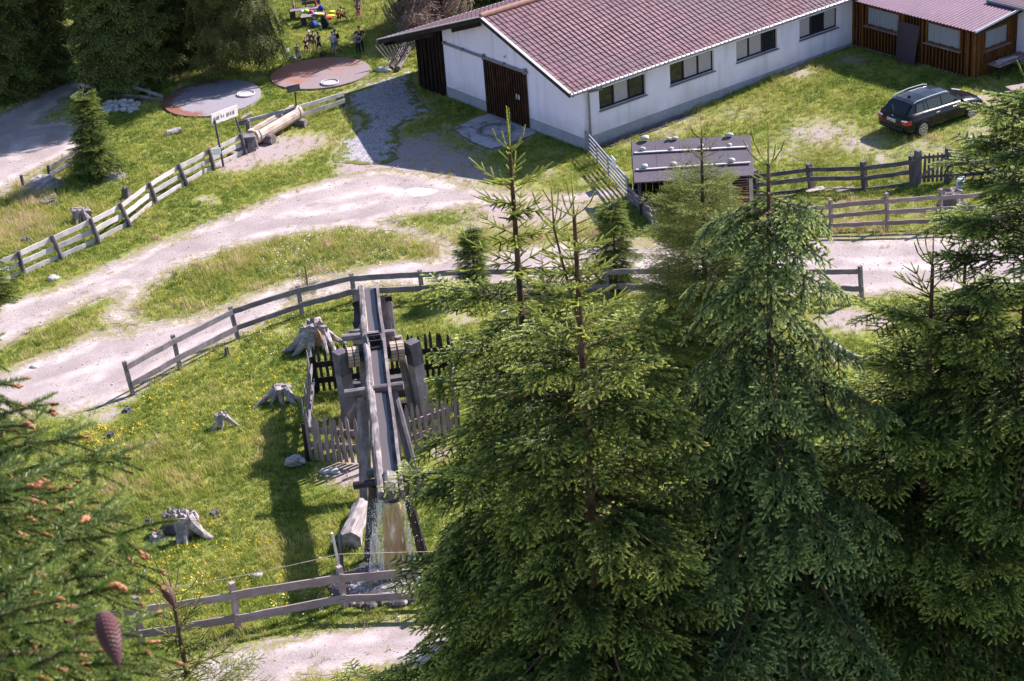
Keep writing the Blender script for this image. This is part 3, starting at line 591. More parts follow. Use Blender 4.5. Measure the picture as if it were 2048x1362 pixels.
# ---- the brown lodge at the end of the barn
L0 = 15.97; LB = -7.02
lodge = empty('timber_lodge', W(L0, -3.5), 'red brown timber lodge with net curtains under a flat purple metal roof', 'lodge')
def lr(a): return 2.66+(a-15.4)*.10
b_ = MB(); b_.box(W(L0+3, LB/2-.04, 1.25), BA*2.93, BB*(-LB/2-.08), Z*1.35); b_.build('wall_core', M['lodge_board'], lodge, FR)
b_ = MB(); abox(b_, L0-.06, L0+.0, LB-.06, -.06, -.1, .38); abox(b_, L0, L0+2.2, LB-.06, LB+.0, -.1, .38); b_.build('plinth', M['plinth'], lodge, FR)
def vboards(c0, dirv, nrm, length, holes, zt):
    x = 0
    while x < length-.02:
        wd = min(random.uniform(.17, .21), length-x); segs = [(.36, zt)]
        for (h0, h1, hz0, hz1) in holes:
            if h0 < x+wd/2 < h1: segs = [(.36, hz0), (hz1, zt)]
        b_ = MB()
        for s0, s1 in segs: b_.box(c0+dirv*(x+wd/2)+Z*((s0+s1)/2)+nrm*random.uniform(0, .012), dirv*(wd/2-.004), nrm*.015, Z*((s1-s0)/2))
        c = c0+dirv*(x+wd/2)+Z*1.4; b_.build('board', M['lodge_board'], lodge, Matrix(((0, dirv.x, nrm.x, c.x), (0, dirv.y, nrm.y, c.y), (1, 0, 0, c.z), (0, 0, 0, 1)))); x += wd
h1 = [(.83, 2.78, 1.48, 2.4), (4.3, 6.22, 1.44, 2.4)]; h2 = [(.42, 2.0, 1.52, 2.42)]
vboards(W(L0-.03, 0, 0), -BB, -BA, 7.0, h1, 2.62); vboards(W(L0, LB-.03, 0), BA, -BB, 2.45, h2, 2.7)
def lwin(c0, dirv, nrm, h):
    h0, h1_, zb, zt = h; b_ = MB(); mid = c0+dirv*((h0+h1_)/2)
    for zz in (zb+.03, zt-.03): b_.box(mid+Z*zz+nrm*.03, dirv*((h1_-h0)/2+.03), nrm*.03, Z*.035)
    for xx_ in (h0+.02, h1_-.02): b_.box(c0+dirv*xx_+Z*((zb+zt)/2)+nrm*.031, dirv*.035, nrm*.03, Z*((zt-zb)/2-.06))
    fr = b_.build('window', M['lodge_board'], lodge, FR); b_ = MB(); b_.box(mid+Z*(zb-.03)+nrm*.07, dirv*((h1_-h0)/2+.06), nrm*.08, Z*.025); b_.build('sill', M['rail_grey'], fr, FR)
    V = []; F = []; n = 60
    for i in range(n+1):
        t = i/n; wob = .018*math.sin(t*n*1.1)+.012*math.sin(t*31)
        for zz in (zb+.05+.03*math.sin(t*19), zt-.05): V.append(c0+dirv*(h0+.05+(h1_-h0-.1)*t)+nrm*(-.03+wob)+Z*zz)
    for i in range(n): F.append((2*i, 2*i+2, 2*i+3, 2*i+1))
    b_ = MB(); b_.add(V, F); b_.build('curtain', M['net'], fr, FR)
for h in h1: lwin(W(L0-.03, 0, 0), -BB, -BA, h)
for h in h2: lwin(W(L0, LB-.03, 0), BA, -BB, h)
m = mat('purple_brown_metal_roof', (.30, .19, .24), .6, .0, .3); q = N(m); n1 = q.noise(.5, 4); n2 = q.noise(5, 4); q.col(q.mix(q.mr(n2, .5, .8), q.mix(q.mr(n1, .35, .65), (.10, .045, .08), (.13, .065, .11)), (.165, .095, .14))); M['metal_roof'] = m
# corrugated sheet: ridges run away from the eave
V = []; F = []; n = 7*46; ys = [LB-.35+(-LB+1.4)*i/n for i in range(n+1)]
for a in (15.42, 22.5):
    for i, y_ in enumerate(ys): V.append(W(a, y_, lr(a)+.014*math.sin(i*PI*2/7)))
for a in (15.42, 22.5):
    for i, y_ in enumerate(ys): V.append(W(a, y_, lr(a)-.035+.012*math.sin(i*PI*2/7)))
k = n+1
for i in range(n): F += [(i, i+1, k+i+1, k+i), (2*k+i, 3*k+i, 3*k+i+1, 2*k+i+1), (i, 2*k+i, 2*k+i+1, i+1)]
b_ = MB(); b_.add(V, F); b_.build('roof', M['metal_roof'], lodge, FR)
plank('verge_flashing', W(15.40, LB-.37, lr(15.4)+.01), W(22.5, LB-.37, lr(22.5)+.01), .05, .09, M['pale_metal'], lodge, jit=0, seg=1)
plank('verge_board', W(15.45, LB-.33, lr(15.4)-.11), W(22.5, LB-.33, lr(22.5)-.11), .05, .13, M['dark_beam'], lodge, jit=0, seg=1)
for y_ in (-.5, -2.2, -3.9, -5.5, -6.9): plank('rafter', W(15.5, y_, lr(15.5)-.12), W(16.2, y_, lr(16.2)-.12), .08, .12, M['dark_beam'], lodge, jit=0, seg=1)
for y_ in (-.08, -.62, -2.95, -4.1, -6.6, LB+.05): plank('corner_post', W(L0-.07, y_, .36), W(L0-.07, y_, 2.62), .12, .05, M['lodge_board'], lodge, jit=0, seg=1, up=BA)
# leaning sheet
t_ = [g(1791, 122), g(1828, 134)]; base = (t_[0]+t_[1])/2; sh = MB()
pb = [t_[0], t_[1]]; tp = [W(L0-.12, -2.75, 2.1), W(L0-.12, -4.0, 2.1)]
d_ = (tp[1]-pb[1]).normalized(); nn = (pb[1]-pb[0]).cross(d_).normalized()*.02
sh.add([pb[0], pb[1], tp[1], tp[0], pb[0]+nn, pb[1]+nn, tp[1]+nn, tp[0]+nn], [(0, 1, 2, 3), (7, 6, 5, 4), (0, 4, 5, 1), (1, 5, 6, 2), (2, 6, 7, 3), (3, 7, 4, 0)])
M['maroon'] = plain('dark_maroon_panel', (.055, .032, .045), .6, var=.3, scale=12)
tag(sh.build('leaning_panel', M['maroon']), 'dark maroon sheet panel leaning against the timber lodge wall', 'panel')
# white building beyond, gutter and dark roof
wh = empty('white_house', W(20.5, -9), 'plain white house wall right behind the timber lodge', 'house')
b_ = MB(); abox(b_, 18.6, 26, -14, LB-.02, 0, 3.0); b_.build('wall', M['render'], wh, FR)
b_ = MB(); V = [W(18.2, -14.3, 3.0), W(18.2, LB+1.3, 3.0), W(26, LB+1.3, 4.6), W(26, -14.3, 4.6)]; b_.add(V+[v+Z*.1 for v in V], [(0, 1, 2, 3), (7, 6, 5, 4), (0, 4, 5, 1), (1, 5, 6, 2), (2, 6, 7, 3), (3, 7, 4, 0)]); b_.build('roof', M['tile'], wh, FR)
b_ = MB(); b_.tube([W(18.15, -14.3, 3.02), W(18.15, LB+1.3, 3.02)], .07, 8); b_.build('gutter', M['gutter'], wh)
# plank table under the side window
tb = empty('plank_table', W(17.3, -7.6), 'narrow plank table with boards on it below the lodge side window', 'table')
for k in range(4): plank('table_board', W(16.45, -7.3-.17*k, .95), W(18.55, -7.3-.17*k, .95), .15, .04, M['rail_brown'], tb)
for a_ in (16.6, 18.4):
    for bb_ in (-7.35, -7.78): plank('leg', W(a_, bb_, .3), W(a_, bb_, .93), .06, .06, M['dark_beam'], tb, jit=0, seg=1, up=BA)
tag(plank('loose_board', W(16.8, -7.45, 1.0), W(17.9, -7.62, 1.0), .2, .03, M['rail_light'], None), 'short pale board lying on the plank table by the lodge', 'board')
tag(plank('loose_board', W(16.6, -7.7, 1.0), W(17.2, -7.35, 1.0), .16, .03, M['trough'], None), 'small tan offcut across the near end of the plank table', 'board')
p = g(2035, 205); bt = empty('small_table', p, 'small wooden side table at the right edge beyond the car', 'table')
plank('table_top', p+Vector((-.4, 0, .62)), p+Vector((.8, .3, .62)), .55, .05, M['rail_brown'], bt)
for dx in (-.25, .6):
    for dy in (-.15, .25): plank('leg', p+Vector((dx, dy, 0)), p+Vector((dx, dy, .6)), .06, .06, M['rail_dark'], bt, jit=0, seg=1, up=BA)

# ---- hay shed with stones on its felt roof
SB = [g(1262, 283, 2.05), g(1500, 270, 2.05), g(1508, 350, 1.45), g(1268, 365, 1.45)]
cen = (SB[0]+SB[1]+SB[2]+SB[3])/4
shed = empty('hay_shed', Vector((cen.x, cen.y, 0)), 'low open wooden shed under a flat dark felt roof weighted with stones', 'shed')
m = mat('dark_roofing_felt', (.10, .085, .11), .95, spec=.15); q = N(m); n1 = q.noise(1.2, 4); n2 = q.noise(35, 4); q.col(q.mix(q.mr(n2, .4, .7), q.mix(q.mr(n1, .3, .7), (.062, .052, .07), (.095, .08, .10)), (.13, .11, .135))); q.bump(n2, .5, .01); M['felt'] = m
ux = (SB[1]-SB[0]).normalized(); uy = (SB[3]-SB[0]).normalized(); un = uy.cross(ux).normalized(); un = un if un.z > 0 else -un
wX = (SB[1]-SB[0]).length; wY = (SB[3]-SB[0]).length
for i in range(5):
    f0, f1 = i/5, (i+1)/5; P0 = SB[0].lerp(SB[1], f0+.002); P1 = SB[0].lerp(SB[1], f1); P2 = SB[3].lerp(SB[2], f1); P3 = SB[3].lerp(SB[2], f0+.002); o_ = un*(.004*(i % 2))
    b_ = MB(); V = [P0+o_, P1+o_, P2+o_, P3+o_]; b_.add([v-un*.05 for v in V]+V, [(3, 2, 1, 0), (4, 5, 6, 7), (0, 1, 5, 4), (1, 2, 6, 5), (2, 3, 7, 6), (3, 0, 4, 7)]); b_.build('roof_felt', M['felt'], shed)
def onroof(px, py):
    v = ray(px, py); t = (SB[0]-CO).dot(un)/v.dot(un); return CO+v*t
for p0, p1 in (((1269, 307), (1496, 295)), ((1272, 341), (1501, 326))): plank('roof_batten', onroof(*p0)+un*.04, onroof(*p1)+un*.04, .10, .035, M['rail_light'], shed)
plank('verge_board', SB[0]-un*.08, SB[3]-un*.08, .03, .1, M['rail_dark'], shed); plank('verge_board', SB[1]-un*.08, SB[2]-un*.08, .03, .1, M['rail_dark'], shed)
for c_, in_ in ((SB[0], (1, 1)), (SB[1], (-1, 1)), (SB[2], (-1, -1)), (SB[3], (1, -1))):
    p = c_+ux*(.2*in_[0])+uy*(.2*in_[1]); logp('post', Vector((p.x, p.y, 0)), p-un*.07, .07, .06, M['rail_dark'], shed, 8)
for k in range(18):
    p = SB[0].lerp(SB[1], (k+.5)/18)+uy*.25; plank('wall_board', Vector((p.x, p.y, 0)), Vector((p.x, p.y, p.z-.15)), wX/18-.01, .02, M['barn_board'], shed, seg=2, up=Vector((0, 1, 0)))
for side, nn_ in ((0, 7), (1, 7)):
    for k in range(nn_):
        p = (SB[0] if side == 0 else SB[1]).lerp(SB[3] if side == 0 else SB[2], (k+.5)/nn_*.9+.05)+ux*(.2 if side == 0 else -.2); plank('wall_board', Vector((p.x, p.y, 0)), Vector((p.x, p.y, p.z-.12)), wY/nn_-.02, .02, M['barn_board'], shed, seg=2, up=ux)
# slatted hay rack under the shed's right end
rk = empty('slatted_rack', g(1478, 405), 'pale brown slatted rack under the right end of the felt shed roof', 'rack')
def rp(u_, v_): return SB[3].lerp(SB[2], .80+.17*u_)+Vector((0, -.05-.25*v_, -.12-1.1*v_))
for u_ in (0, 1): plank('side_rail', rp(u_, 0), rp(u_, 1), .14, .05, M['trough'], rk)
for k in range(13): plank('slat', rp(.03, k/12.5), rp(.97, k/12.5), .035, .03, M['rot'], rk, seg=2)
for k, (px, py, s_, dr) in enumerate(((1290, 277, .17, 'propped at the far left corner'), (1285, 298, .13, 'at the left end of the upper batten'), (1289, 333, .14, 'at the left end of the lower batten'), (1338, 277, .1, 'left of a pair on the far edge'), (1350, 276, .11, 'right of a pair on the far edge'), (1342, 297, .11, 'second from left on the upper batten'), (1347, 328, .13, 'second from left on the lower batten'), (1402, 291, .12, 'third from left on the upper batten'), (1459, 289, .1, 'at the right end of the upper batten'), (1463, 321, .14, 'at the right end of the lower batten'), (1458, 270, .14, 'alone on the far right edge'))):
    p = onroof(px, py+4); b_ = MB(); b_.lump(p+Z*(s_*.55+.02), s_*1.1, s_*.75, s_*.6, .2, 10, 6); tag(b_.build('roof_stone', M['stone'], None, smooth=True), 'pale stone on the felt shed roof, '+dr, 'stone', 'stones weighting the shed roof')

M_ap = 1
# ---- two round tank lids flush with the meadow
m = mat('rust_stained_concrete', (.2, .17, .2), .9); q = N(m); n1 = q.noise(1.3, 5, rough=.65); n2 = q.noise(12, 5, rough=.7); tc = q.n('ShaderNodeTexCoord'); ln = q.n('ShaderNodeVectorMath', operation='LENGTH'); q.l(tc.outputs['Object'], ln.inputs[0])
rr_ = q.mr(ln.outputs['Value'], 1.3, 2.4); c = q.mix(q.mr(n2, .35, .7), (.17, .15, .18), (.27, .24, .28)); rnd = q.n('ShaderNodeObjectInfo').outputs['Random']
rf = q.math('ADD', rr_, q.mr(n1, .3, .7, -.9, .25)); sp = q.n('ShaderNodeSeparateXYZ'); q.l(tc.outputs['Object'], sp.inputs[0]); rf = q.math('ADD', rf, q.mr(sp.outputs[0], 2.0, -2.2, -.5, .45))
c = q.mix(q.mr(rf, .25, .7), c, (.17, .065, .045)); q.col(c); q.bump(n2, .3, .01); M['tank'] = m
m = mat('rust_red_concrete', (.2, .1, .08), .9); q = N(m); n1 = q.noise(.8, 5, rough=.65); n2 = q.noise(12, 5, rough=.7); tc = q.n('ShaderNodeTexCoord'); sp = q.n('ShaderNodeSeparateXYZ'); q.l(tc.outputs['Object'], sp.inputs[0]); rf = q.math('ADD', q.math('SUBTRACT', q.math('MULTIPLY', sp.outputs[1], .28), q.math('MULTIPLY', sp.outputs[0], .22)), q.mr(n1, .25, .75, -.4, .7)); c = q.mix(q.mr(n2, .35, .7), (.16, .115, .125), (.24, .18, .19)); q.col(q.mix(q.mr(rf, -.05, .45), c, (.24, .09, .055))); q.bump(n2, .3, .01); M['tank_red'] = m
for cx, cy, rx, ry, (mx, my), lab in ((-12.8, 82.95, 2.22, 2.42, (492, 193), 'round grey violet concrete tank lid with a brown stained rim, nearer the log trough board'), (-7.97, 85.25, 2.34, 2.18, (660, 170), 'round rust red concrete tank lid beside the hikers')):
    tk = empty('tank_lid', Vector((cx, cy, 0)), lab, 'tank lid', 'round concrete tank lids'); b_ = MB(); n = 56; V = [(0, 0, .10)]; F = []
    for r_, zz in ((1, .09), (1.0, -.05)):
        for k in range(n): V.append((rx*r_*math.cos(2*PI*k/n), ry*r_*math.sin(2*PI*k/n), zz))
    for k in range(n): F += [(0, 1+k, 1+(k+1) % n), (1+k, 1+n+k, 1+n+(k+1) % n, 1+(k+1) % n)]
    b_.add([Vector(v)+Vector((cx, cy, 0)) for v in V], F); b_.build('slab', M['tank' if cx < -10 else 'tank_red'], tk, Matrix.Translation((cx, cy, 0)))
    p = g(mx, my); ml = MB(); pts = [(p.x+.4*math.cos(t*PI/12), p.y+.4*math.sin(t*PI/12), .13) for t in range(25)]; ml.tube(pts, .038, 6, cap=False); ring = ml.build('manhole_ring', M['concrete_pad'], tk)
    b_ = MB(); b_.tube([(p.x, p.y, .09), (p.x, p.y, .125)], .33, 20); b_.build('manhole_cover', M['concrete_pad'], ring)
# ================================================================== FENCES
def fence(label, posts, rails, mr_, mp_, rw=.16, rt=.035, front=1, cat='fence', name='rail_fence', pr=.06, square=False, over=.0, group=None, skip=(), skiprail=()):
    B = [g(p[2], p[3]) for p in posts]; T = [up_from(b, p[0], p[1]) for b, p in zip(B, posts)]
    f = empty(name, B[len(B)//2], label, cat, group)
    for i, (b, t) in enumerate(zip(B, T)):
        if i in skip: continue
        if square: plank('post', b-Z*.1, t, pr*2, pr*2, mp_, f, up=BA, seg=3)
        else: logp('post', b-Z*.1, t, pr*1.05, pr*.9, mp_, f, 8, .07, 3)
    for i in range(len(B)-1):
        if i in skiprail: continue
        d = (B[i+1]-B[i]).normalized(); nrm = Vector((d.y, -d.x, 0)); nrm = nrm if nrm.y < 0 else -nrm
        for k, r_ in enumerate(rails):
            o = nrm*(front*(pr+rt/2+.004*((i+k) % 2)))
            e0 = d*(.06 if i else over); p0 = B[i].lerp(T[i], r_+random.uniform(-.015, .015))+o-e0; p1 = B[i+1].lerp(T[i+1], r_+random.uniform(-.015, .015))+o+d*.05
            plank('rail', p0, p1, rt, rw*random.uniform(.9, 1.08), mr_, f, jit=.012, seg=7)
    return f
fence('bleached three rail fence with leaning posts along the left track up to the trough', [(-110, 562, -90, 618), (-36, 528, -20, 585), (36, 502, 50, 552), (103, 471, 127, 519), (180, 436, 200, 487), (239, 406, 262, 453), (298, 365, 315, 408), (356, 328, 376, 371), (418, 298, 429, 340), (481, 267, 493, 308)], (.82, .48, .12), M['rail_light'], M['post_dark'], rw=.19, front=-1, pr=.085)
fence('grey two rail fence curving round the mill along the lower gravel track', [(248, 723, 267, 790), (345, 670, 361, 738), (460, 613, 477, 678), (595, 571, 605, 630), (702, 547, 711, 602), (839, 540, 846, 594), (952, 535, 960, 588), (1080, 534, 1087, 590), (1210, 533, 1217, 591), (1340, 533, 1347, 593), (1470, 533, 1476, 595), (1600, 533, 1605, 597), (1720, 532, 1724, 600)], (.86, .36), M['rail_grey'], M['rail_grey'], rw=.20, front=1, pr=.06, square=True)
fence('brown grey two rail fence along the footpath in the foreground, left of the waterfall', [(80, 1222, 95, 1320), (270, 1193, 283, 1290), (463, 1165, 477, 1259), (678, 1133, 690, 1215), (905, 1113, 915, 1205), (1130, 1095, 1138, 1185), (1350, 1080, 1356, 1170)], (.76, .27), M['rail_brown'], M['rail_brown'], rw=.24, front=1, pr=.07, square=True)
fence('dark three rail paddock fence nearest the parked car, right of the felt roofed shed', [(1400, 345, 1404, 402), (1510, 340, 1514, 392), (1617, 327, 1624, 379), (1726, 323, 1730, 380), (1823, 311, 1826, 367)], (.80, .46, .04), M['rail_dark'], M['rail_dark'], rw=.17, front=1, pr=.09, square=True)
fence('dark three rail paddock fence to the right of the picket gate', [(1903, 305, 1903, 364), (1992, 298, 1994, 356), (2085, 292, 2087, 350), (2180, 287, 2182, 345)], (.86, .62, .25), M['rail_dark'], M['rail_dark'], rw=.17, front=1, pr=.07, square=True)
fence('reddish grey three rail fence along the upper edge of the right hand road', [(1430, 423, 1433, 486), (1537, 412, 1540, 474), (1661, 399, 1663, 461), (1773, 386, 1775, 457), (1882, 378, 1882, 453), (1990, 371, 1990, 447), (2095, 364, 2095, 441)], (.80, .50, .19), M['rail_brown'], M['rail_brown'], rw=.17, front=1, pr=.055, square=True)
fence('short dark fence remnant at the road edge left of the small spruce', [(42, 350, 48, 378), (96, 330, 99, 356), (150, 298, 155, 322)], (.85, .3), M['rail_dark'], M['post_dark'], rw=.16, pr=.08, skiprail=(0,))
fence('weathered fence stub beside the stone pile and the big spruce', [(158, 163, 161, 195), (196, 170, 199, 198), (232, 172, 235, 197), (268, 168, 272, 200), (298, 177, 301, 202), (325, 190, 327, 203)], (.85, .3), M['rail_grey'], M['post_dark'], rw=.15, pr=.07, skip=(5,))
fence('pale rail fence running from behind the log trough to the stone chip path', [(488, 238, 492, 275), (592, 211, 596, 245), (683, 184, 688, 213)], (.9, .42), M['rail_light'], M['post_dark'], rw=.18, pr=.07, skip=(0,))
fence('far dark fence piece at the left edge under the spruces', [(-10, 132, -8, 170), (4, 150, 6, 180)], (.8, .3), M['rail_dark'], M['post_dark'])
# picket gate between the two paddock fences
gt = empty('picket_gate', g(1864, 370), 'dark picket gate with a diagonal brace in the paddock fence below the car', 'gate')
gb0, gb1 = g(1834, 369), g(1895, 365); gh = 1.28
for bb_, hh in ((gb0, 1.4), (gb1, 1.4)): plank('gate_post', bb_-Z*.1, bb_+Z*hh, .2, .2, M['rail_dark'], gt, up=BA, seg=2)
for k in range(7):
    t_ = (k+.6)/7.2; p = gb0.lerp(gb1, t_)+Vector((0, -.06, 0)); plank('picket', p+Z*.1, p+Z*(gh-.05*(k % 2)), .10, .025, M['rail_dark'], gt, up=Vector((0, 1, 0)), seg=3, ends=.6)
for z_ in (.3, 1.1): plank('gate_rail', gb0+Z*z_, gb1+Z*z_, .035, .11, M['rail_dark'], gt)
plank('brace', gb0.lerp(gb1, .08)+Z*.33+Vector((0, -.09, 0)), gb0.lerp(gb1, .92)+Z*1.1+Vector((0, -.09, 0)), .03, .10, M['rail_grey'], gt)
# grey tube gate from the barn corner
fg = empty('farm_gate', g(1215, 350), 'grey five bar farm gate standing between the barn corner and the felt roofed shed', 'gate')
A0, A1 = g(1173, 301), g(1257, 399); hA = height(1173, 301, 263)
for k in range(5):
    z_ = .12+(hA-.12)*k/4; logp('bar', A0+Z*z_, A1+Z*z_, .035 if k < 4 else .05, .035 if k < 4 else .05, M['galv'], fg, 7, 0, 1)
for t_ in (0, .28, .55, 1): logp('upright', A0.lerp(A1, t_)+Z*.05, A0.lerp(A1, t_)+Z*(hA+.02), .045, .045, M['galv'], fg, 7, 0, 1)
p = A0.lerp(A1, .72)+Z*.95; dd_ = (A1-A0).normalized(); nn = Vector((-dd_.y, dd_.x, 0)); nn = nn if nn.y < 0 else -nn
b_ = MB(); b_.box(p+nn*.05, dd_*.28, nn*.008, Z*.22); b_.build('gate_plate', M['white_paint'], fg)
pp_ = [(1259, 368, 1260, 402), (1272, 380, 1274, 412), (1284, 392, 1287, 426), (1297, 405, 1300, 442), (1310, 420, 1313, 458)]
pf = fence('old grey post and board fence running down from the farm gate beside the shed', pp_, (.85, .55, .25), M['rail_grey'], M['rail_dark'], rw=.15, pr=.07, square=True)
# bucket, stump seat, scrap boards by the paddock fence
p = g(1920, 374); bk = empty('bucket', p, 'white plastic bucket with a blue label beside the gate post', 'bucket')
b_ = MB(); pr_ = [(.02, .0), (.13, .0), (.155, .3), (.165, .31), (.165, .335), (.0, .335)]; n = 16; V = []; F = []
for r_, z_ in pr_:
    for k in range(n): V.append((p.x+r_*1.15*math.cos(2*PI*k/n), p.y+r_*1.15*math.sin(2*PI*k/n), p.z+z_*1.2))
for i in range(len(pr_)-1):
    for k in range(n): F.append((i*n+k, i*n+(k+1) % n, (i+1)*n+(k+1) % n, (i+1)*n+k))
b_.add(V, F); b_.build('pail', M['white_paint'], bk); M['blue'] = mat('blue_label_print', (.08, .2, .5), .5)
b_ = MB(); V = []; 
for i in range(7):
    an = -PI/2-.7+i*.2
    for z_ in (.12, .28): V.append((p.x+(.168+z_*.07)*math.cos(an)*1.05, p.y+(.168+z_*.07)*math.sin(an)*1.05, p.z+z_))
b_.add(V, [(2*i, 2*i+2, 2*i+3, 2*i+1) for i in range(6)]); b_.build('label', M['blue'], bk)
b_ = MB(); b_.tube([(p.x+.2*math.cos(t), p.y-.02, p.z+.38-.25*math.sin(t)) for t in [PI*i/8 for i in range(9)]], .008, 4); b_.build('handle', M['gutter'], bk)
for (x0, y0, x1, y1, w_, mt, lab) in ((1612, 386, 1648, 380, .3, 'rail_light', 'white board scrap lying at the foot of the paddock fence'), (1650, 384, 1684, 378, .12, 'trough', 'tan split board lying beside the white scrap by the paddock fence'), (1672, 386, 1708, 379, .22, 'rail_grey', 'grey warped plank lying near the second paddock post')):
    tag(plank('scrap_board', g(x0, y0)+Z*.07, g(x1, y1)+Z*.1, w_, .03, M[mt], None), lab, 'board')
for k, (x0, y0, x1, y1) in enumerate(((1893, 395, 1897, 415), (1903, 392, 1908, 410))): pass

# ================================================================== STUMPS
def stump(px, py, r_, h_, roots, label, mt='stump', tilt=0, hollow=False, name='tree_stump', rl=1.6, n=18):
    c = g(px, py); rt_ = empty(name, c, label, 'stump'); b_ = MB(); ph = random.uniform(0, 6); V = []; F = []
    lv = [(-.1, 1.7), (.12, 1.35), (.35, 1.08), (.7, .95), (1, .98), (1.0, .55), (.55 if hollow else .97, .1)]
    ang = [ph+2*PI*i/max(1, roots)+random.uniform(-.4, .4) for i in range(roots)]
    for li, (z_, q_) in enumerate(lv):
        for k in range(n):
            a = 2*PI*k/n; fl = sum(max(0, math.cos(a-x))**8 for x in ang)*(.55*max(0, 1-z_)) if roots else 0
            jag = random.uniform(-.10, .22)*h_ if li in (4, 5) else 0
            rr = r_*(q_+fl)*(1+.14*math.sin(5*a+ph)+.10*math.sin(9*a)*max(.3, 1-z_)+random.uniform(-.07, .07))
            V.append(c+Vector((rr*math.cos(a)+tilt*z_, rr*math.sin(a), z_*h_+jag)))
    for i in range(len(lv)-1):
        for k in range(n): F.append((i*n+k, i*n+(k+1) % n, (i+1)*n+(k+1) % n, (i+1)*n+k))
    F.append(tuple((len(lv)-1)*n+k for k in range(n))); b_.add(V, F); b_.build('trunk', M[mt], rt_)
    for x in ang:
        L = r_*rl*random.uniform(.9, 1.6); pts = []; rd = []; wob = random.uniform(-.5, .5)
        for i in range(6):
            t = i/5; a = x+wob*t; pts.append(c+Vector((math.cos(a)*(r_*.8+L*t), math.sin(a)*(r_*.8+L*t), h_*.38*(1-t)**1.6+.04-.06*t))); rd.append(r_*.34*(1-t)+.02)
        b2 = MB(); b2.tube(pts, rd, 7, .15); b2.build('root', M[mt], rt_)
    return rt_
def claw(px, py, r_, h_, roots, label, mt='stump', heart=False, name='tree_stump', caps=1):
    "stilt rooted stump: a broken cap standing on thick roots; roots = (degrees, reach, thickness)"
    c = g(px, py); rt_ = empty(name, c, label, 'stump')
    for k in range(caps):
        b_ = MB(); V = []; F = []; n = 16; off = Vector(((k-(caps-1)/2)*r_*1.15, 0, -.08*k)); ph = random.uniform(0, 6)
        for z_, q_ in ((h_*(.02 if caps == 2 else .45), .9 if caps == 2 else .45), (h_*.62, .85), (h_*.8, 1.0), (h_*.97, .93), (h_*1.0, .7), (h_*.95, .1)):
            for m_ in range(n):
                a = 2*PI*m_/n; rr = r_*q_*(1+.16*math.sin(3*a+ph)+.12*math.sin(5*a-ph)+random.uniform(-.09, .09)); V.append(c+off+Vector((rr*math.cos(a), rr*math.sin(a)*.85, z_+(random.uniform(-.09, .12)*h_ if q_ < .95 and z_ > h_*.9 else 0))))
        for q_ in range(5):
            for m_ in range(n): F.append((q_*n+m_, q_*n+(m_+1) % n, (q_+1)*n+(m_+1) % n, (q_+1)*n+m_))
        F.append(tuple(5*n+m_ for m_ in range(n))); b_.add(V, F); b_.build('trunk', M[mt], rt_)
    for dg, L, th_ in roots:
        a = math.radians(dg); pts = []; rd = []; n = 8; wob = random.uniform(-.35, .35)
        for i in range(n):
            t = i/(n-1); d_ = r_*.45+L*t**1.15; aa = a+wob*(t-.3); pts.append(c+Vector((math.cos(aa)*d_, math.sin(aa)*d_, h_*.86*(1-t)**1.25-.03*t))); rd.append(r_*th_*(1-.78*t)+.012)
        b_ = MB(); b_.tube(pts, rd, 9, .16); b_.build('root', M[mt], rt_)
    if heart: b_ = MB(); b_.lump(c+Vector((.05, -r_*.55, h_*.5)), r_*.6, r_*.4, h_*.48, .4, 12, 7); b_.build('rotten_heart', M['rot'], rt_)
    return rt_
claw(634, 694, .42, .88, [(200, 1.0, .55), (222, .85, .5), (252, .7, .4), (312, .55, .4), (338, .6, .5), (5, .9, .35), (120, .6, .5)], 'tall bleached stump with red rotten heart and long roots behind the picket enclosure', heart=True)
claw(566, 800, .30, .52, [(193, .95, .42), (212, .4, .3), (268, .28, .4), (318, .5, .45), (340, .45, .4), (80, .4, .4)], 'small pale claw shaped stump with roots left of the picket enclosure')
claw(446, 852, .19, .44, [(356, .5, .5), (238, .5, .36), (278, .28, .36), (200, .25, .3), (100, .3, .4)], 'pale stump with spreading spider like roots in the open meadow')
claw(375, 1068, .24, .72, [(258, .5, .95), (268, .45, .8), (326, .75, .8), (340, .5, .6), (200, .2, .5), (90, .4, .6)], 'large split grey stump in the meadow above the front fence', caps=2)
stump(345, 1058, .23, .52, 0, 'dark round stump standing against the large split grey stump', mt='log')
stump(430, 1030, .13, .12, 0, 'tiny dark stump to the right of the large split stump', mt='rail_dark')
stump(318, 1082, .16, .22, 2, 'low pale root lump below left of the large split stump')
stump(297, 1050, .08, .22, 0, 'thin dark snag left of the large split stump', mt='rail_dark')
claw(165, 440, .26, .5, [(245, .5, .5), (262, .25, .4), (318, .5, .6), (335, .4, .5), (120, .3, .5)], 'grey arching claw stump beside the bleached fence on the left', caps=2)
stump(85, 374, .52, .34, 4, 'broad low grey stump beside the road at the upper left', rl=.8)
stump(97, 408, .30, .20, 0, 'flat dark stump on the reddish rough grass below the broad stump', mt='log')
stump(108, 396, .12, .16, 0, 'little pale knob standing behind the flat dark stump')
stump(225, 355, .34, .26, 2, 'pale flat topped stump below the small spruce', rl=.7)
stump(253, 397, .16, .42, 0, 'upright round post stump just behind the bleached fence', mt='log')
stump(52, 483, .16, .14, 0, 'small dark stump remnant near the left end of the bleached fence', mt='rail_dark')
stump(455, 712, .07, .3, 0, 'thin broken snag below the mill fence near its third post', mt='rail_dark')
stump(255, 822, .12, .10, 1, 'small dark root piece at the track edge below the fence end', mt='rail_dark')
stump(222, 873, .10, .14, 0, 'tiny dark snag among the yellow flowers', mt='rail_dark')
claw(1660, 710, .26, .42, [(330, 1.1, .5), (345, .8, .4), (5, .5, .4), (200, .6, .4), (265, .4, .4)], 'bleached driftwood like stump right of the tall drooping spruce')
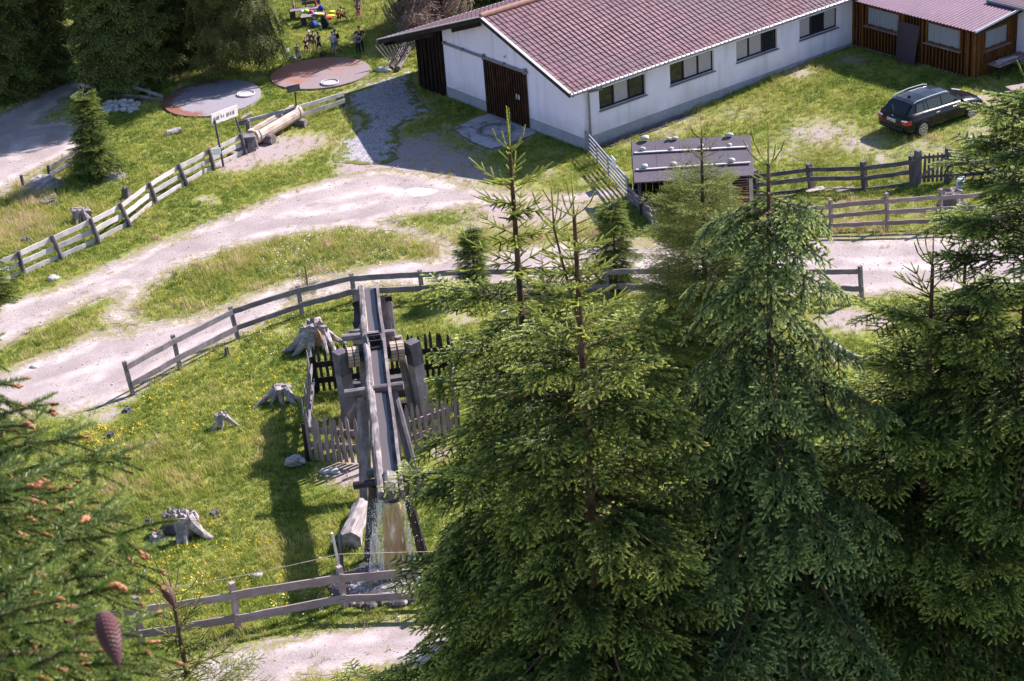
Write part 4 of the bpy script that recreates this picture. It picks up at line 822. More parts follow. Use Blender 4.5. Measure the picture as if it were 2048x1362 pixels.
stump(1905, 408, .34, .5, 0, 'weathered round stump with vertical cracks behind the road fence', mt='log')
stump(945, 1005, .16, .2, 2, 'low pale stump right of the flume beside the spruce branches', rl=1.)
lg = g(350, 270); tag(logp('cut_log', g(334, 272)+Z*.12, g(363, 266)+Z*.14, .15, .14, M['stump'], None, 10, .08), 'short cut log lying in the grass in front of the grey tank lid', 'log')
tag(logp('mossy_log', g(700, 1098)+Z*.2, g(726, 1030)+Z*.34, .34, .22, M['stump'], None, 16, .18), 'pale thick log lying beside the flume foot, left of the falling water', 'log')
tag(logp('branch_stick', g(665, 1092)+Z*.12, g(705, 1084)+Z*.18, .06, .08, M['log'], None, 8, .1), 'short grey stick poking out from the pale log by the flume', 'log')
for k, (px, py) in enumerate(((575, 925), (590, 930), (600, 921), (584, 915), (597, 934))):
    pass
c = g(587, 934); rp_ = empty('rock_cairn', c, 'small heap of dark layered rocks in the shadow left of the picket fence', 'rocks')
for k in range(9):
    b_ = MB(); b_.lump(c+Vector((random.uniform(-.3, .3), random.uniform(-.2, .25), random.uniform(.05, .33))), random.uniform(.12, .2), random.uniform(.1, .17), random.uniform(.06, .1), .25, 8, 5); b_.build('rock', M['stump' if k % 2 else 'stone'], rp_)
# pile of rubble stones
c0 = g(240, 222); pl = empty('stone_pile', c0, 'heap of pale grey rubble stones beside the fence stub and spruce', 'stone pile')
for k in range(110):
    t_ = random.random(); c = g(212+62*t_+random.uniform(-4, 4), 216+random.uniform(-8, 10)); b_ = MB(); s_ = random.uniform(.07, .17); b_.lump(c+Z*random.uniform(0, .22)*(1-abs(t_-.5)), s_*1.2, s_, s_*.8, .3, 6, 4); b_.build('stone', M['stone'], pl)
for k, (px, py, s_, lab) in enumerate(((106, 559, .22, 'single tan stone in the grass below the bleached fence'), (117, 556, .1, 'small pebble right of the tan stone below the fence'), (650, 945, .15, 'pale stone at the left foot of the picket enclosure'), (668, 944, .18, 'grey stone at the foot of the picket enclosure'), (515, 1153, .14, 'flat pale stone just above the front fence'), (68, 735, .12, 'small pale stone at the foot of the left trackside grass'), (1010, 628, .16, 'pale stone between the mill fence and the spruces'), (690, 165, .1, 'white stone beside the stone chip path'), (770, 142, .3, 'flat stone slab at the foot of the hay rack'), (757, 141, .18, 'smaller flat slab left of the hay rack'))):
    p = g(px, py); b_ = MB(); b_.lump(p+Z*s_*.2, s_*1.2, s_, s_*.55, .25, 9, 5); tag(b_.build('stone', M['stone'], None, smooth=True), lab, 'stone')
p = g(842, 384); b_ = MB(); b_.lump(p+Z*.01, .62, .42, .035, .25, 16, 4); M['lime'] = plain('white_spilled_lime', (.8, .78, .76), .95, var=.08); tag(b_.build('lime_spill', M['lime'], None), 'bright white powder spill lying on the gravel yard', 'powder spill')

# ================================================================== TROUGH, SPOUT AND SIGNS
P0, P1 = g(508, 292)+Z*.42, g(598, 246)+Z*.55; d = (P1-P0).normalized(); sidev = Vector((d.y, -d.x, 0)).normalized(); upv = sidev.cross(d); upv = upv if upv.z > 0 else -upv
tr = empty('log_trough', g(550, 282), 'long hollowed pale log trough resting on two log blocks beside the track', 'trough'); b_ = MB(); n = 12; V = []; F = []
L = (P1-P0).length; R_ = .36
prof = []
for k in range(n+1):
    a = math.radians(-35)-math.radians(250)*k/n*1.0; prof.append((math.cos(a+math.radians(70))*R_, math.sin(a+math.radians(70))*R_))
prof = [(math.cos(math.radians(50-280*k/n))*R_, math.sin(math.radians(50-280*k/n))*R_) for k in range(n+1)]
inner = [(.20, .22), (.17, -.12), (-.17, -.12), (-.20, .22)]
for s_ in range(9):
    c = P0+d*(L*s_/8); j = random.uniform(.97, 1.03)
    for x_, y_ in prof: V.append(c+sidev*x_*j+upv*y_*j)
    ins = inner if 0 < s_ < 8 else [(.12, .27), (.05, .3), (-.05, .3), (-.12, .27)]
    for x_, y_ in ins[::-1]: V.append(c+sidev*x_+upv*y_)
m_ = n+1+4
for s_ in range(8):
    for k in range(m_): F.append((s_*m_+k, s_*m_+(k+1) % m_, (s_+1)*m_+(k+1) % m_, (s_+1)*m_+k))
F.append(tuple(range(m_-1, -1, -1))); F.append(tuple(8*m_+k for k in range(m_))); b_.add(V, F); b_.build('trough_log', M['trough'], tr, frame_x(P0, P1))
M['water'] = mat('dark_trough_water', (.04, .04, .05), .05, spec=.8)
b_ = MB(); c = (P0+P1)/2+upv*.08; b_.box(c, d*(L*.38), sidev*.175, upv*.01); b_.build('water', M['water'], tr)
for t_ in (.06, .94):
    b_ = MB(); c = P0.lerp(P1, t_); b_.tube([c+sidev*(R_*1.02*math.cos(math.radians(50-280*k/14)))+upv*(R_*1.02*math.sin(math.radians(50-280*k/14))) for k in range(15)], .018, 5); b_.build('iron_hoop', M['gutter'], tr)
for t_, r_, lab in ((.2, .22, 'short round log block under the near end of the trough'), (.93, .18, 'squared log block under the far end of the trough')):
    c = P0.lerp(P1, t_); c.z = r_*.8; tag(logp('support_block', c-sidev*.05-Vector((0, .1, 0)), c+sidev*.62, r_, r_, M['log'], None, 10, .05), lab, 'log block')
sp_ = empty('water_spout', g(496, 285), 'wooden spout post with a split log cap feeding the trough', 'spout'); pb_ = g(500, 286)
logp('post', pb_, up_from(pb_, 495, 240), .12, .1, M['log'], sp_); t0 = up_from(pb_, 483, 238); t1 = up_from(pb_, 503, 228)+Vector((0, .1, 0))
plank('cap', t0, t1, .3, .09, M['trough'], sp_, seg=4); plank('spout_arm', up_from(pb_, 476, 248), up_from(pb_, 496, 243), .2, .14, M['log'], sp_)
sq = empty('stump_box', g(496, 300), 'square dark wooden box post between the bleached fence and the trough', 'box post'); p = g(500, 302)
plank('box', p, p+Z*.62, .42, .36, M['rail_dark'], sq, up=BA, seg=2); plank('lid', p+Z*.62+Vector((-.25, 0, .04)), p+Z*.62+Vector((.28, .05, .05)), .46, .07, M['rail_grey'], sq)
plank('brace', g(509, 300)+Z*.02, g(505, 300)+Z*.7, .12, .06, M['rail_grey'], sq, up=BA); plank('brace', g(516, 297), g(513, 297)+Z*.6, .08, .05, M['rail_light'], sq, up=BA)
# lettered board on two posts
sg = empty('wooden_sign', g(458, 328), 'weathered wide board sign on two posts behind the bleached fence', 'sign'); pa, pb_ = g(447, 333), g(493, 303)
logp('post', pa, up_from(pa, 429, 240), .05, .045, M['post_dark'], sg, 7); logp('post', pb_, up_from(pb_, 466, 220), .05, .045, M['post_dark'], sg, 7)
a0 = up_from(pa, 424, 238)+Vector((-.02, -.09, 0)); a1 = up_from(pb_, 474, 219)+Vector((.02, -.09, 0)); sb = plank('sign_board', a0, a1, .05, .46, M['rail_light'], sg, seg=8)
dd_ = (a1-a0).normalized(); nn = dd_.cross(Z).normalized(); nn = nn if nn.y < 0 else -nn; uu_ = nn.cross(dd_); uu_ = uu_ if uu_.z > 0 else -uu_; Ls = (a1-a0).length
b_ = MB(); x = .16
while x < Ls-.2:                       # carved letters, too worn to read
    w_ = random.uniform(.05, .09); c = a0+dd_*x+nn*.031
    for k in range(random.choice((2, 3))): b_.box(c+dd_*(w_*(k/2-.5))+uu_*random.uniform(-.03, .03), dd_*.010, nn*.004, uu_*random.uniform(.04, .09))
    b_.box(c+uu_*random.uniform(-.07, .07), dd_*w_*.5, nn*.0035, uu_*.010); x += w_+random.choice((.06, .07, .15))
b_.build('carved_lettering', M['rail_grey'], sb)
plt = g(433, 320); b_ = MB(); c = up_from(g(436, 338), 434, 301)+Vector((0, -.1, 0)); b_.box(c, (.16, .05, 0), (0, .01, 0), (0, 0, .14)); tag(b_.build('trail_plate', M['white_paint'], None), 'small white plate fixed on the bleached fence under the board sign', 'plate')
s2 = empty('info_board', g(593, 245), 'dark square information panel on a thin pole behind the trough', 'sign'); pb_ = g(596, 247); logp('pole', pb_, up_from(pb_, 590, 184), .035, .03, M['dark_beam'], s2, 6)
c = up_from(pb_, 587, 176); b_ = MB(); b_.box(c+Vector((0, -.05, 0)), Vector((.28, .06, .02)), (0, .02, 0), (0, -.05, .17)); ps = b_.build('panel', M['rail_dark'], s2)
b_ = MB(); b_.box(c+Vector((0, -.075, .04)), Vector((.2, .043, .014)), (0, .004, 0), (0, -.005, .03)); b_.box(c+Vector((0, -.068, -.06)), Vector((.16, .034, .011)), (0, .004, 0), (0, -.003, .012)); b_.build('panel_print', M['rail_grey'], ps)
# hay rack beside the barn's left wall, logs under it
hr = empty('hay_rack', g(795, 140), 'grey crossed pole hay rack under the left eave of the barn', 'hay rack'); c = g(797, 138)
for k in range(9):
    x = -.45+k*.11; plank('pole', c+Vector((x, .2+.1*k, .35)), c+Vector((x*1.6-.25, .2+.1*k, 1.15)), .035, .035, M['rail_grey'], hr, seg=1, up=BA); plank('pole', c+Vector((x, .2+.1*k, .35)), c+Vector((x*1.2+.45, -.1+.1*k, 1.1)), .035, .035, M['rail_grey'], hr, seg=1, up=BA)
for x0, y0, x1, y1, lab in ((783, 142, 812, 96, 'left grey pole log under the hay rack'), (797, 143, 820, 108, 'right grey pole log under the hay rack')): tag(logp('pole_log', g(x0, y0)+Z*.15, g(x1, y1)+Z*.3, .12, .11, M['log'], None, 8), lab, 'log')

# ================================================================== THE HAMMER MILL AND ITS FLUME
fl = empty('wooden_flume', g(735, 900), 'long hollowed log flume on crossed pole supports spilling water into the pool', 'flume')
hN, hM, hF = 2.35, 3.15, 3.35
N_ = g(783, 995, hN); M1 = g(752, 790, 2.95); F_ = g(738, 578, hF)
C2 = g(735, 775, 2.78)
def interp(t): return F_.lerp(N_, t)
dF = (N_-F_).normalized(); sF = Vector((dF.y, -dF.x, 0)).normalized(); sF = sF if sF.x > 0 else -sF; uF = sF.cross(dF); uF = uF if uF.z > 0 else -uF
def flog(name, off, r0, r1, mt, squash=1., n=10, t0=0, t1=1):
    b_ = MB(); pts = [interp(t0+(t1-t0)*i/16)+sF*(off[0]+.02*math.sin(i*1.3))+uF*(off[1]+random.uniform(-.008, .008)) for i in range(17)]
    b_.tube(pts, [r0+(r1-r0)*i/16 for i in range(17)], n, .12); return b_.build(name, M[mt], fl, frame_x(F_, N_))
flog('bark_rim', (-.27, .10), .085, .13, 'bark'); b_ = MB(); b_.beam(F_+sF*.0-uF*.02, N_-uF*.02, .52, .09, uF, .004, 14); b_.build('trough_bed', M['bark'], fl, frame_x(F_, N_))
b_ = MB(); b_.beam(F_+sF*.27+uF*.09, N_+sF*.31+uF*.08, .09, .26, uF, .012, 16); b_.build('side_board', M['log'], fl, frame_x(F_, N_))
b_ = MB(); b_.beam(F_-sF*.17-uF*.0, N_-sF*.17, .03, .16, uF, .006, 16); b_.build('inner_edge', M['trough'], fl, frame_x(F_, N_))
e0 = interp(.925)+uF*.12; e1 = interp(1.005)+uF*.06; logp('end_block', e0, e1, .2, .22, M['bark'], fl, 12, .08, 3)
M['flume_water'] = mat('shallow_flume_water', (.10, .08, .08), .08, spec=.7)
b_ = MB(); b_.beam(F_+uF*.03, interp(.93)+uF*.03, .3, .012, uF, 0, 6); b_.build('water_film', M['flume_water'], fl, frame_x(F_, N_))
def cross(px0, py0, px1, py1, ref, r_, mt='log', name='cross_beam'):
    p = up_from(ref, px0, py0); q_ = up_from(ref, px1, py1); return logp(name, p, q_, r_, r_, M[mt], fl, 10, .04)
def tz(t, py=None): return interp(t)
c1 = g(745, 676, 3.02); c2 = g(748, 782, 2.82); c3 = g(755, 968, 2.2)
cross(684, 676, 790, 665, c1, .11); cross(698, 664, 730, 663, c1+Vector((0, .25, 0)), .09); cross(690, 788, 807, 771, c2, .13); cross(707, 972, 850, 948, c3, .11, 'wet_wood'); cross(735, 950, 810, 932, c3+Vector((0, .5, -.1)), .12, 'log')
def pole(px0, py0, px1, py1, top_ref, r0, r1, mt='log'):
    b0 = g(px1, py1); t0 = up_from(Vector((0, (b0.y+top_ref.y)/2, 0)), px0, py0) if False else up_from(top_ref, px0, py0)
    return logp('support_pole', t0, b0-Z*.1, r0, r1, M[mt], fl, 10, .04, 5)
pole(724, 690, 740, 868, c1, .15, .16); pole(796, 672, 832, 850, c1, .12, .14); pole(725, 795, 732, 1010, c2, .17, .19); pole(784, 775, 842, 990, c2, .13, .15, 'rail_dark')
pole(748, 972, 737, 1122, c3, .14, .16, 'wet_wood'); pole(806, 955, 848, 1112, c3, .12, .15, 'wet_wood')
for (x0, y0, x1, y1, w_) in ((718, 588, 716, 690, .3), (766, 592, 778, 700, .3), (780, 600, 795, 715, .1)):
    r_ = g(742, 600, 2.9); p = up_from(r_, x0, y0); q_ = up_from(r_+Vector((0, -1.6, 0)), x1, y1); plank('race_board', p, q_, w_, .08, M['wet_wood' if w_ > .2 else 'rail_dark'], fl, up=Vector((0, 1, 0)))
for (x0, y0, x1, y1) in ((706, 610, 722, 606), (706, 648, 724, 644), (770, 598, 784, 596), (772, 640, 788, 636)):
    r_ = g(742, 600, 2.9); plank('race_clamp', up_from(r_+Vector((0, -.4, 0)), x0, y0), up_from(r_+Vector((0, -.4, 0)), x1, y1), .1, .16, M['dark_beam'], fl, seg=1)
# the mill frame
ml = empty('hammer_mill', g(760, 840), 'dark timber hammer mill frame with a horizontal banded axle inside the picket enclosure', 'mill')
pL, pR = g(706, 872), g(850, 850)
for (tx, ty, bx, by) in ((680, 703, 706, 872), (824, 683, 852, 848)):
    b0 = g(bx, by); t0 = up_from(b0, tx, ty); plank('standard', b0-Z*.1, t0, .36, .36, M['rail_grey'], ml, up=BA, seg=4, jit=.004); dv = (t0-b0).normalized(); plank('tar_cap', t0-dv*.75, t0+dv*.004, .368, .368, M['rail_dark'], ml, up=BA, seg=1, jit=0)
y_ax = g(706, 872).y
ref = Vector((0, y_ax, 0)); ax0 = up_from(ref, 690, 716); ax1 = up_from(g(852, 848), 822, 698)
logp('axle', ax0, ax1, .17, .17, M['wet_wood'], ml, 14, .02, 2)
for t_, w_ in ((.12, .34), (.78, .42)):
    c = ax0.lerp(ax1, t_); dv = (ax1-ax0).normalized(); hub = logp('drum', c-dv*w_/2, c+dv*w_/2, .27, .27, M['rail_brown'], ml, 18, .0, 1)
    for k in range(18):
        a = 2*PI*k/18; x = dv.cross(Z).normalized(); y = x.cross(dv); rr = x*math.cos(a)+y*math.sin(a); b_ = MB(); cc = c+rr*.285; tt = dv.cross(rr); b_.box(cc, dv*w_*.48, tt*.042, rr*.022); b_.build('lagging_stave', M['trough'], ml)
    b_ = MB(); b_.tube([c+(x*math.cos(2*PI*k/20)+y*math.sin(2*PI*k/20))*.315 for k in range(21)], .014, 5, cap=False); b_.build('iron_band', M['dark_beam'], ml)
wc = ax0.lerp(ax1, .45); dv = (ax1-ax0).normalized(); x = dv.cross(Z).normalized(); y = x.cross(dv); wr = .58
for s_ in (-.22, .22):
    b_ = MB(); b_.tube([wc+dv*s_+(x*math.cos(2*PI*k/28)+y*math.sin(2*PI*k/28))*wr for k in range(29)], .06, 6, cap=False); b_.build('wheel_rim', M['wet_wood'], ml)
for k in range(16):
    a = 2*PI*k/16; rr = x*math.cos(a)+y*math.sin(a); tt = dv.cross(rr); b_ = MB(); b_.box(wc+rr*(wr-.05), dv*.22, rr*.10, tt*.015); b_.build('paddle', M['wet_wood'], ml)
for k in range(4):
    a = PI*k/4; rr = x*math.cos(a)+y*math.sin(a); plank('spoke', wc-rr*wr, wc+rr*wr, .1, .07, M['wet_wood'], ml)
for (x0, y0, x1, y1, h_, mt) in ((690, 775, 850, 752, .28, 'rail_dark'), (690, 800, 850, 775, .3, 'wet_wood'), (690, 832, 850, 806, .3, 'dark_beam')):
    r_ = g(770, 830)+Vector((0, .25, 0)); plank('cross_timber', up_from(r_, x0, y0), up_from(r_, x1, y1), .25, h_, M[mt], ml)
# picket enclosure
def hgt_at(B_, hpx): return hpx
en = empty('picket_enclosure', g(760, 900), 'weathered grey picket enclosure with pointed pales round the hammer mill', 'picket fence')
def pickets(p0, p1, n_, h_, mt, rz_=(.35, .85), skip=(), lean=(0, 0, 0), side=-1, railm=None, w_=.11):
    d = (p1-p0).normalized(); nn = Vector((d.y, -d.x, 0)).normalized(); nn = nn if nn.y < 0 else -nn; nn = nn*(-side) if abs(nn.y) > .2 else nn
    for k in range(n_):
        if k in skip: continue
        p = p0.lerp(p1, (k+.5)/n_); hh = h_*random.uniform(.93, 1.05); j = Vector((random.uniform(-.06, .06), 0, 0))
        b_ = MB(); b_.beam(p+nn*.045+Z*.04, p+nn*.045+Z*(hh*.9)+j+Vector(lean), w_, .03, nn, .006, 4); b_.beam(p+nn*.045+Z*(hh*.9)+j+Vector(lean), p+nn*.045+Z*hh+j*1.1+Vector(lean), w_, .03, nn, 0, 1, .35); b_.build('pale', M[mt], en, frame_x(p, p+Z, nn))
    for z_ in rz_: plank('enclosure_rail', p0+Z*z_, p1+Z*z_, .045, .19, M[railm or mt], en)
q1, q2, q3, q4 = g(617, 920), g(738, 928), g(835, 898), g(918, 872); r1, r2 = g(632, 787), g(908, 752)
pickets(q1, q2, 10, 1.62, 'rail_brown', (.55, 1.05)); pickets(q2+Vector((.3, -.1, 0)), q4, 14, 1.62, 'rail_brown', (.5, 1.0))
pickets(r1, r2, 24, 1.62, 'wet_wood', (.45, 1.02), side=1, railm='dark_beam', w_=.1); pickets(r1, q1, 10, 1.62, 'rail_grey', (.5, 1.05), w_=.16); pickets(r2, q4, 9, 1.62, 'rail_grey', (.5, 1.05))
for p in (q1, q4, r1, r2): logp('corner_post', p-Z*.1, p+Z*1.3, .09, .08, M['dark_beam'], en, 8)
# falling water, pool and spray
m = mat('falling_brown_water', (.42, .26, .10), .12, spec=.8); q = N(m); n1 = q.noise(5, 5, q.pos(), (1, 1, .16)); n2 = q.noise(16, 3, q.pos(), (1, 1, .1)); c = q.mix(q.mr(n1, .35, .65), (.34, .19, .08), (.58, .40, .22)); c = q.mix(q.mr(n2, .58, .72), c, (.85, .78, .74)); q.col(c); q.bump(n1, 1., .05); M['fall'] = m
q.b.inputs['Transmission Weight'].default_value = .15
m = mat('white_spray', (.85, .85, .9), .3, spec=.5); M['spray'] = m
m = mat('foaming_pool', (.1, .09, .1), .08, spec=.8); q = N(m); n1 = q.noise(2.2, 6, rough=.75, dist=1.2); c = q.mix(q.mr(n1, .5, .72), (.06, .05, .055), (.70, .71, .80)); q.col(c); q.bump(n1, .8, .06); M['pool'] = m
wf = empty('waterfall', g(790, 1130), 'brown curtain of water with white spray falling from the flume end', 'waterfall')
top0 = N_+dF*.02-uF*.10; base_c = g(797, 1150)
def curtain(name, xo0, xo1, wb0, wb1, mt, thick, ragged=.02, top=None, bot=None):
    V = []; F = []; nx, nz = 12, 26; T = top or top0; B_ = bot or base_c
    for s_ in (0, 1):
        for j in range(nz+1):
            t = j/nz; zz = T.z*(1-t*t)+.02*t; yy = T.y+(B_.y-T.y)*t**.75
            for i in range(nx+1):
                u_ = i/nx; x0 = T.x+xo0+(B_.x-T.x+wb0-xo0)*t; x1 = T.x+xo1+(B_.x-T.x+wb1-xo1)*t
                rp_ = .04*math.sin(i*2.1+j*.25)+random.uniform(-ragged, ragged); V.append(((x0+(x1-x0)*u_)+random.uniform(-ragged, ragged)*.6, yy-(thick*math.sin(PI*u_)+.02)*(1 if s_ == 0 else -1)+rp_*.5, zz))
    o = (nx+1)*(nz+1)
    for j in range(nz):
        for i in range(nx):
            a = j*(nx+1)+i; F.append((a, a+nx+1, a+nx+2, a+1)); F.append((o+a, o+a+1, o+a+nx+2, o+a+nx+1))
    b_ = MB(); b_.add(V, F); return b_.build(name, M[mt], wf, smooth=True)
curtain('main_jet', -.22, .22, -.34, .30, 'fall', .10)
m = mat('clear_water_veil', (.8, .8, .86), .15, spec=.7); q = N(m); q.b.inputs['Transmission Weight'].default_value = .3; n1 = q.noise(7, 5, q.pos(), (1, 1, .12), rough=.7); q.l(q.mr(n1, .42, .62, 0, .75), q.b.inputs['Alpha']); q.bump(n1, .8, .05); M['veil'] = m
curtain('veil', -.30, -.20, -.80, -.36, 'veil', .04, .03); curtain('veil', .20, .27, .30, .52, 'veil', .03, .03)
def drops(nn_, fn, smin, smax): 
    b_ = MB()
    for k in range(nn_):
        p = fn(); s_ = random.uniform(smin, smax)*random.choice((.6, 1, 1.4)); x = Vector((s_, 0, 0)); b_.add([p+x, p-x, p+Vector((0, s_, 0)), p-Vector((0, s_, 0)), p+Vector((0, 0, s_*1.8)), p-Vector((0, 0, s_*1.8))], [(0, 2, 4), (2, 1, 4), (1, 3, 4), (3, 0, 4), (2, 0, 5), (1, 2, 5), (3, 1, 5), (0, 3, 5)])
    return b_
def fsp():
    t = random.random()**.8; w_ = .06+.34*t; p = top0.lerp(g(740, 1142), 0); bx_ = g(752, 1148)
    return Vector((top0.x-.25+(bx_.x-top0.x+.2)*t+random.gauss(0, w_*.55), top0.y+.1+(bx_.y-top0.y)*t+random.gauss(0, .12), top0.z*(1-t*t)+.05+random.gauss(0, .04)))
def fsp2():
    t = random.random()**.8; return Vector((top0.x+.28+.25*t+random.gauss(0, .10+.15*t), top0.y+(base_c.y-top0.y)*t+random.gauss(0, .15), top0.z*(1-t*t)+.05))
def fsp3():
    a = random.uniform(0, 6.3); r_ = abs(random.gauss(0, .6)); cc = random.choice((g(745, 1168), g(860, 1160), g(800, 1150))); return cc+Vector((math.cos(a)*r_*1.2, math.sin(a)*r_*.7, abs(random.gauss(0, .22))))
tag(drops(1100, fsp, .004, .008).build('spray_left', M['spray'], wf), kind='stuff'); tag(drops(130, fsp2, .004, .009).build('spray_right', M['spray'], wf), kind='stuff'); tag(drops(900, fsp3, .004, .009).build('splash', M['spray'], wf), kind='stuff')
curtain('side_sheet', -.34, -.2, -.95, -.42, 'spray_sheet' if 'spray_sheet' in M else 'fall', .03, .04) if False else None
V = []; F = []; n = 40; cpool = g(800, 1168)
for k in range(n):
    a = 2*PI*k/n; V.append(cpool+Vector((1.75*math.cos(a)*(1+.1*math.sin(3*a)), .95*math.sin(a)*(1+.12*math.cos(2*a+1)), .06)))
b_ = MB(); b_.add([cpool+Z*.07]+V, [(0, 1+k, 1+(k+1) % n) for k in range(n)]); po = b_.build('pool', M['pool'], None); tag(po, kind='structure')
for k in range(44):
    a = random.uniform(0, 2*PI); r_ = random.uniform(.85, 1.12); p = cpool+Vector((1.75*math.cos(a)*r_, .95*math.sin(a)*r_, .03)); s_ = random.uniform(.1, .26); b_ = MB(); b_.lump(p, s_*1.2, s_, s_*.7, .25, 8, 5)
    if k == 0: rkp = empty('pool_rocks', cpool, 'ring of wet dark rocks around the splashing pool under the flume', 'rocks')
    b_.build('rock', M['wet_stone'], rkp)
for (x0, y0, x1, y1, lab, mt, w_) in ((664, 1066, 690, 1190, 'thin split pole leaning over the front fence left of the pool', 'rail_light', .07), (680, 1068, 684, 1135, 'short dark post behind the leaning split pole at the front fence', 'rail_dark', .12), (908, 1050, 896, 1122, 'bleached slat standing right of the pool', 'rail_light', .09), (926, 1072, 918, 1185, 'second bleached slat by the pool, nearer the spruce', 'rail_light', .09)):
    b0 = g(x1, y1); tag(plank('slat_post', b0, up_from(b0, x0, y0), w_, .05, M[mt], None, up=BA), lab, 'post')
pts = []
for i in range(31):
    t = i/30; x = 270+640*t; y = 1190-78*min(1, t/.64)-6*max(0, (t-.64)/.36); p = up_from(g(x, 1262-70*t), x, y+6*math.sin(PI*min(1, t/.64))); pts.append(p+Vector((0, .1, 0)))
b_ = MB(); b_.tube(pts, .012, 4); tag(b_.build('rope', M['trough'], None), 'thin pale rope strung above the front fence towards the pool', 'rope')
# ================================================================== TREES
def needlemat(name, dark, mid, tip, trans=.36):
    m = mat(name, mid, .45, spec=.42); q = N(m); t = q.attr('tip'); tn = q.attr('tint', True)
    a = q.mix(tn, dark, mid); c = q.mix(q.math('MULTIPLY', t, q.mr(tn, .15, .8, .12, 1.)), a, tip); wn = q.attr('woody'); c = q.mix(q.math('MULTIPLY', wn, .7), c, (.16, .085, .05)); q.col(c)  # inner sprays coloured darker to imitate crown shade; tips paler as new growth
    tb = q.n('ShaderNodeBsdfTranslucent'); q.l(c, tb.inputs[0]); ms = q.n('ShaderNodeMixShader'); ms.inputs[0].default_value = trans
    out = [x for x in q.t.nodes if x.type == 'OUTPUT_MATERIAL'][0]; q.l(q.b.outputs[0], ms.inputs[1]); q.l(tb.outputs[0], ms.inputs[2]); q.l(ms.outputs[0], out.inputs[0]); return m
M['needle_bright'] = needlemat('spruce_needles_fresh', (.012, .032, .006), (.065, .115, .018), (.74, .76, .19))
M['needle_dark'] = needlemat('spruce_needles_old', (.009, .026, .006), (.045, .085, .016), (.60, .68, .17))
M['needle_blue'] = needlemat('spruce_needles_silvery', (.012, .034, .010), (.06, .105, .032), (.66, .74, .26))
M['needle_larch'] = needlemat('larch_needles', (.07, .10, .015), (.17, .21, .035), (.46, .50, .11))
M['needle_far'] = needlemat('far_spruce_needles', (.03, .07, .015), (.11, .19, .035), (.58, .68, .17))
M['needle_olive'] = needlemat('olive_larch_needles', (.05, .075, .014), (.13, .165, .03), (.34, .38, .10))
M['dead_twig'] = needlemat('dead_brown_twigs', (.34, .23, .20), (.55, .40, .36), (.75, .58, .53), .35)
M['trunk'] = wood('spruce_bark', (.085, .045, .03), (.035, .02, .018), (.15, .09, .06), grain=.4, st=1.)
M['trunk_dark'] = wood('dark_spruce_bark', (.06, .042, .036), (.03, .022, .02), (.10, .075, .065), grain=.4, st=1.)
def shoots_mesh(name, shoots, m, nrate, nlen, nw, ang=50, stem=.004, seed=1, quad=False):
    "shoots: list of (p0, p1, tip0, tip1) ; needles all round each"
    R_ = np.random.default_rng(seed); V = []; F = []; TP = []; WD = []
    for p0, p1, t0, t1 in shoots:
        p0 = np.array(p0, float); p1 = np.array(p1, float); L = np.linalg.norm(p1-p0); d = (p1-p0)/L
        x = np.cross(d, [0, 0, 1.]); x = x/np.linalg.norm(x) if np.linalg.norm(x) > .05 else np.array([1., 0, 0]); y = np.cross(d, x)
        o = len(V)
        for q_ in (p0, p1):
            for k in range(3):
                a = 2*PI*k/3; V.append(q_+(x*math.cos(a)+y*math.sin(a))*stem); TP.append(0); WD.append(1)
        F += [(o+k, o+(k+1) % 3, o+3+(k+1) % 3, o+3+k) for k in range(3)]
        n = max(3, int(L*nrate))
        for i in range(n):
            t = (i+R_.random())/n; a = R_.random()*2*PI; r_ = x*math.cos(a)+y*math.sin(a); an = math.radians(ang*(1-.5*t**3)+R_.normal(0, 7)); nd = d*math.cos(an)+r_*math.sin(an)
            if an > 0: nd = nd+np.array([0, 0, .12])
            b = p0+d*L*t; ln = nlen*R_.uniform(.75, 1.1)*(1-.25*t**4); sd_ = np.cross(nd, r_*math.cos(R_.random()*3)+d*.3+y*.5); sd_ = sd_/(np.linalg.norm(sd_)+1e-9)*nw/2; tt = t0+(t1-t0)*t; o = len(V)
            V += [b-sd_, b+sd_, b+nd*ln+sd_*.35, b+nd*ln-sd_*.35]; TP += [tt*.7, tt*.7, tt, tt]; WD += [0, 0, 0, 0]; F.append((o, o+1, o+2, o+3))
    return mesh_np(name, V, F, m, False, {'tip': TP, 'woody': WD})
def spray(nside, L, sl, droop, R_, tipb=.5):
    "flat fan twig of length L along +X"
    S = []; S.append(((0, 0, 0), (L*.6, 0, -droop*.3*L), 0, .15)); S.append(((L*.6, 0, -droop*.3*L), (L, R_.normal(0, .02), -droop*.55*L), .3, 1))
    for i in range(nside):
        t = .08+.84*(i+.5)/nside; z0 = -droop*.5*L*t; l_ = sl*(1.15-.75*t)*R_.uniform(.8, 1.15)
        for s_ in (-1, 1):
            a = math.radians(R_.uniform(42, 58))*s_; dx, dy = math.cos(a)*l_, math.sin(a)*l_; dz = -droop*l_*.5+R_.normal(0, .02)*l_; x0 = L*t
            S.append(((x0, 0, z0), (x0+dx*.5, dy*.5, z0+dz*.4), 0, .2)); S.append(((x0+dx*.5, dy*.5, z0+dz*.4), (x0+dx*1.02, dy*.95, z0+dz), .25, 1))
            if l_ > sl*.75:
                for s2 in (-1, 1): S.append(((x0+dx*.45, dy*.45, z0+dz*.4), (x0+dx*.45+l_*.3*math.cos(a+s2*.8), dy*.45+l_*.3*math.sin(a+s2*.8), z0+dz*.4-droop*.12*l_), .1, .9))
    return S
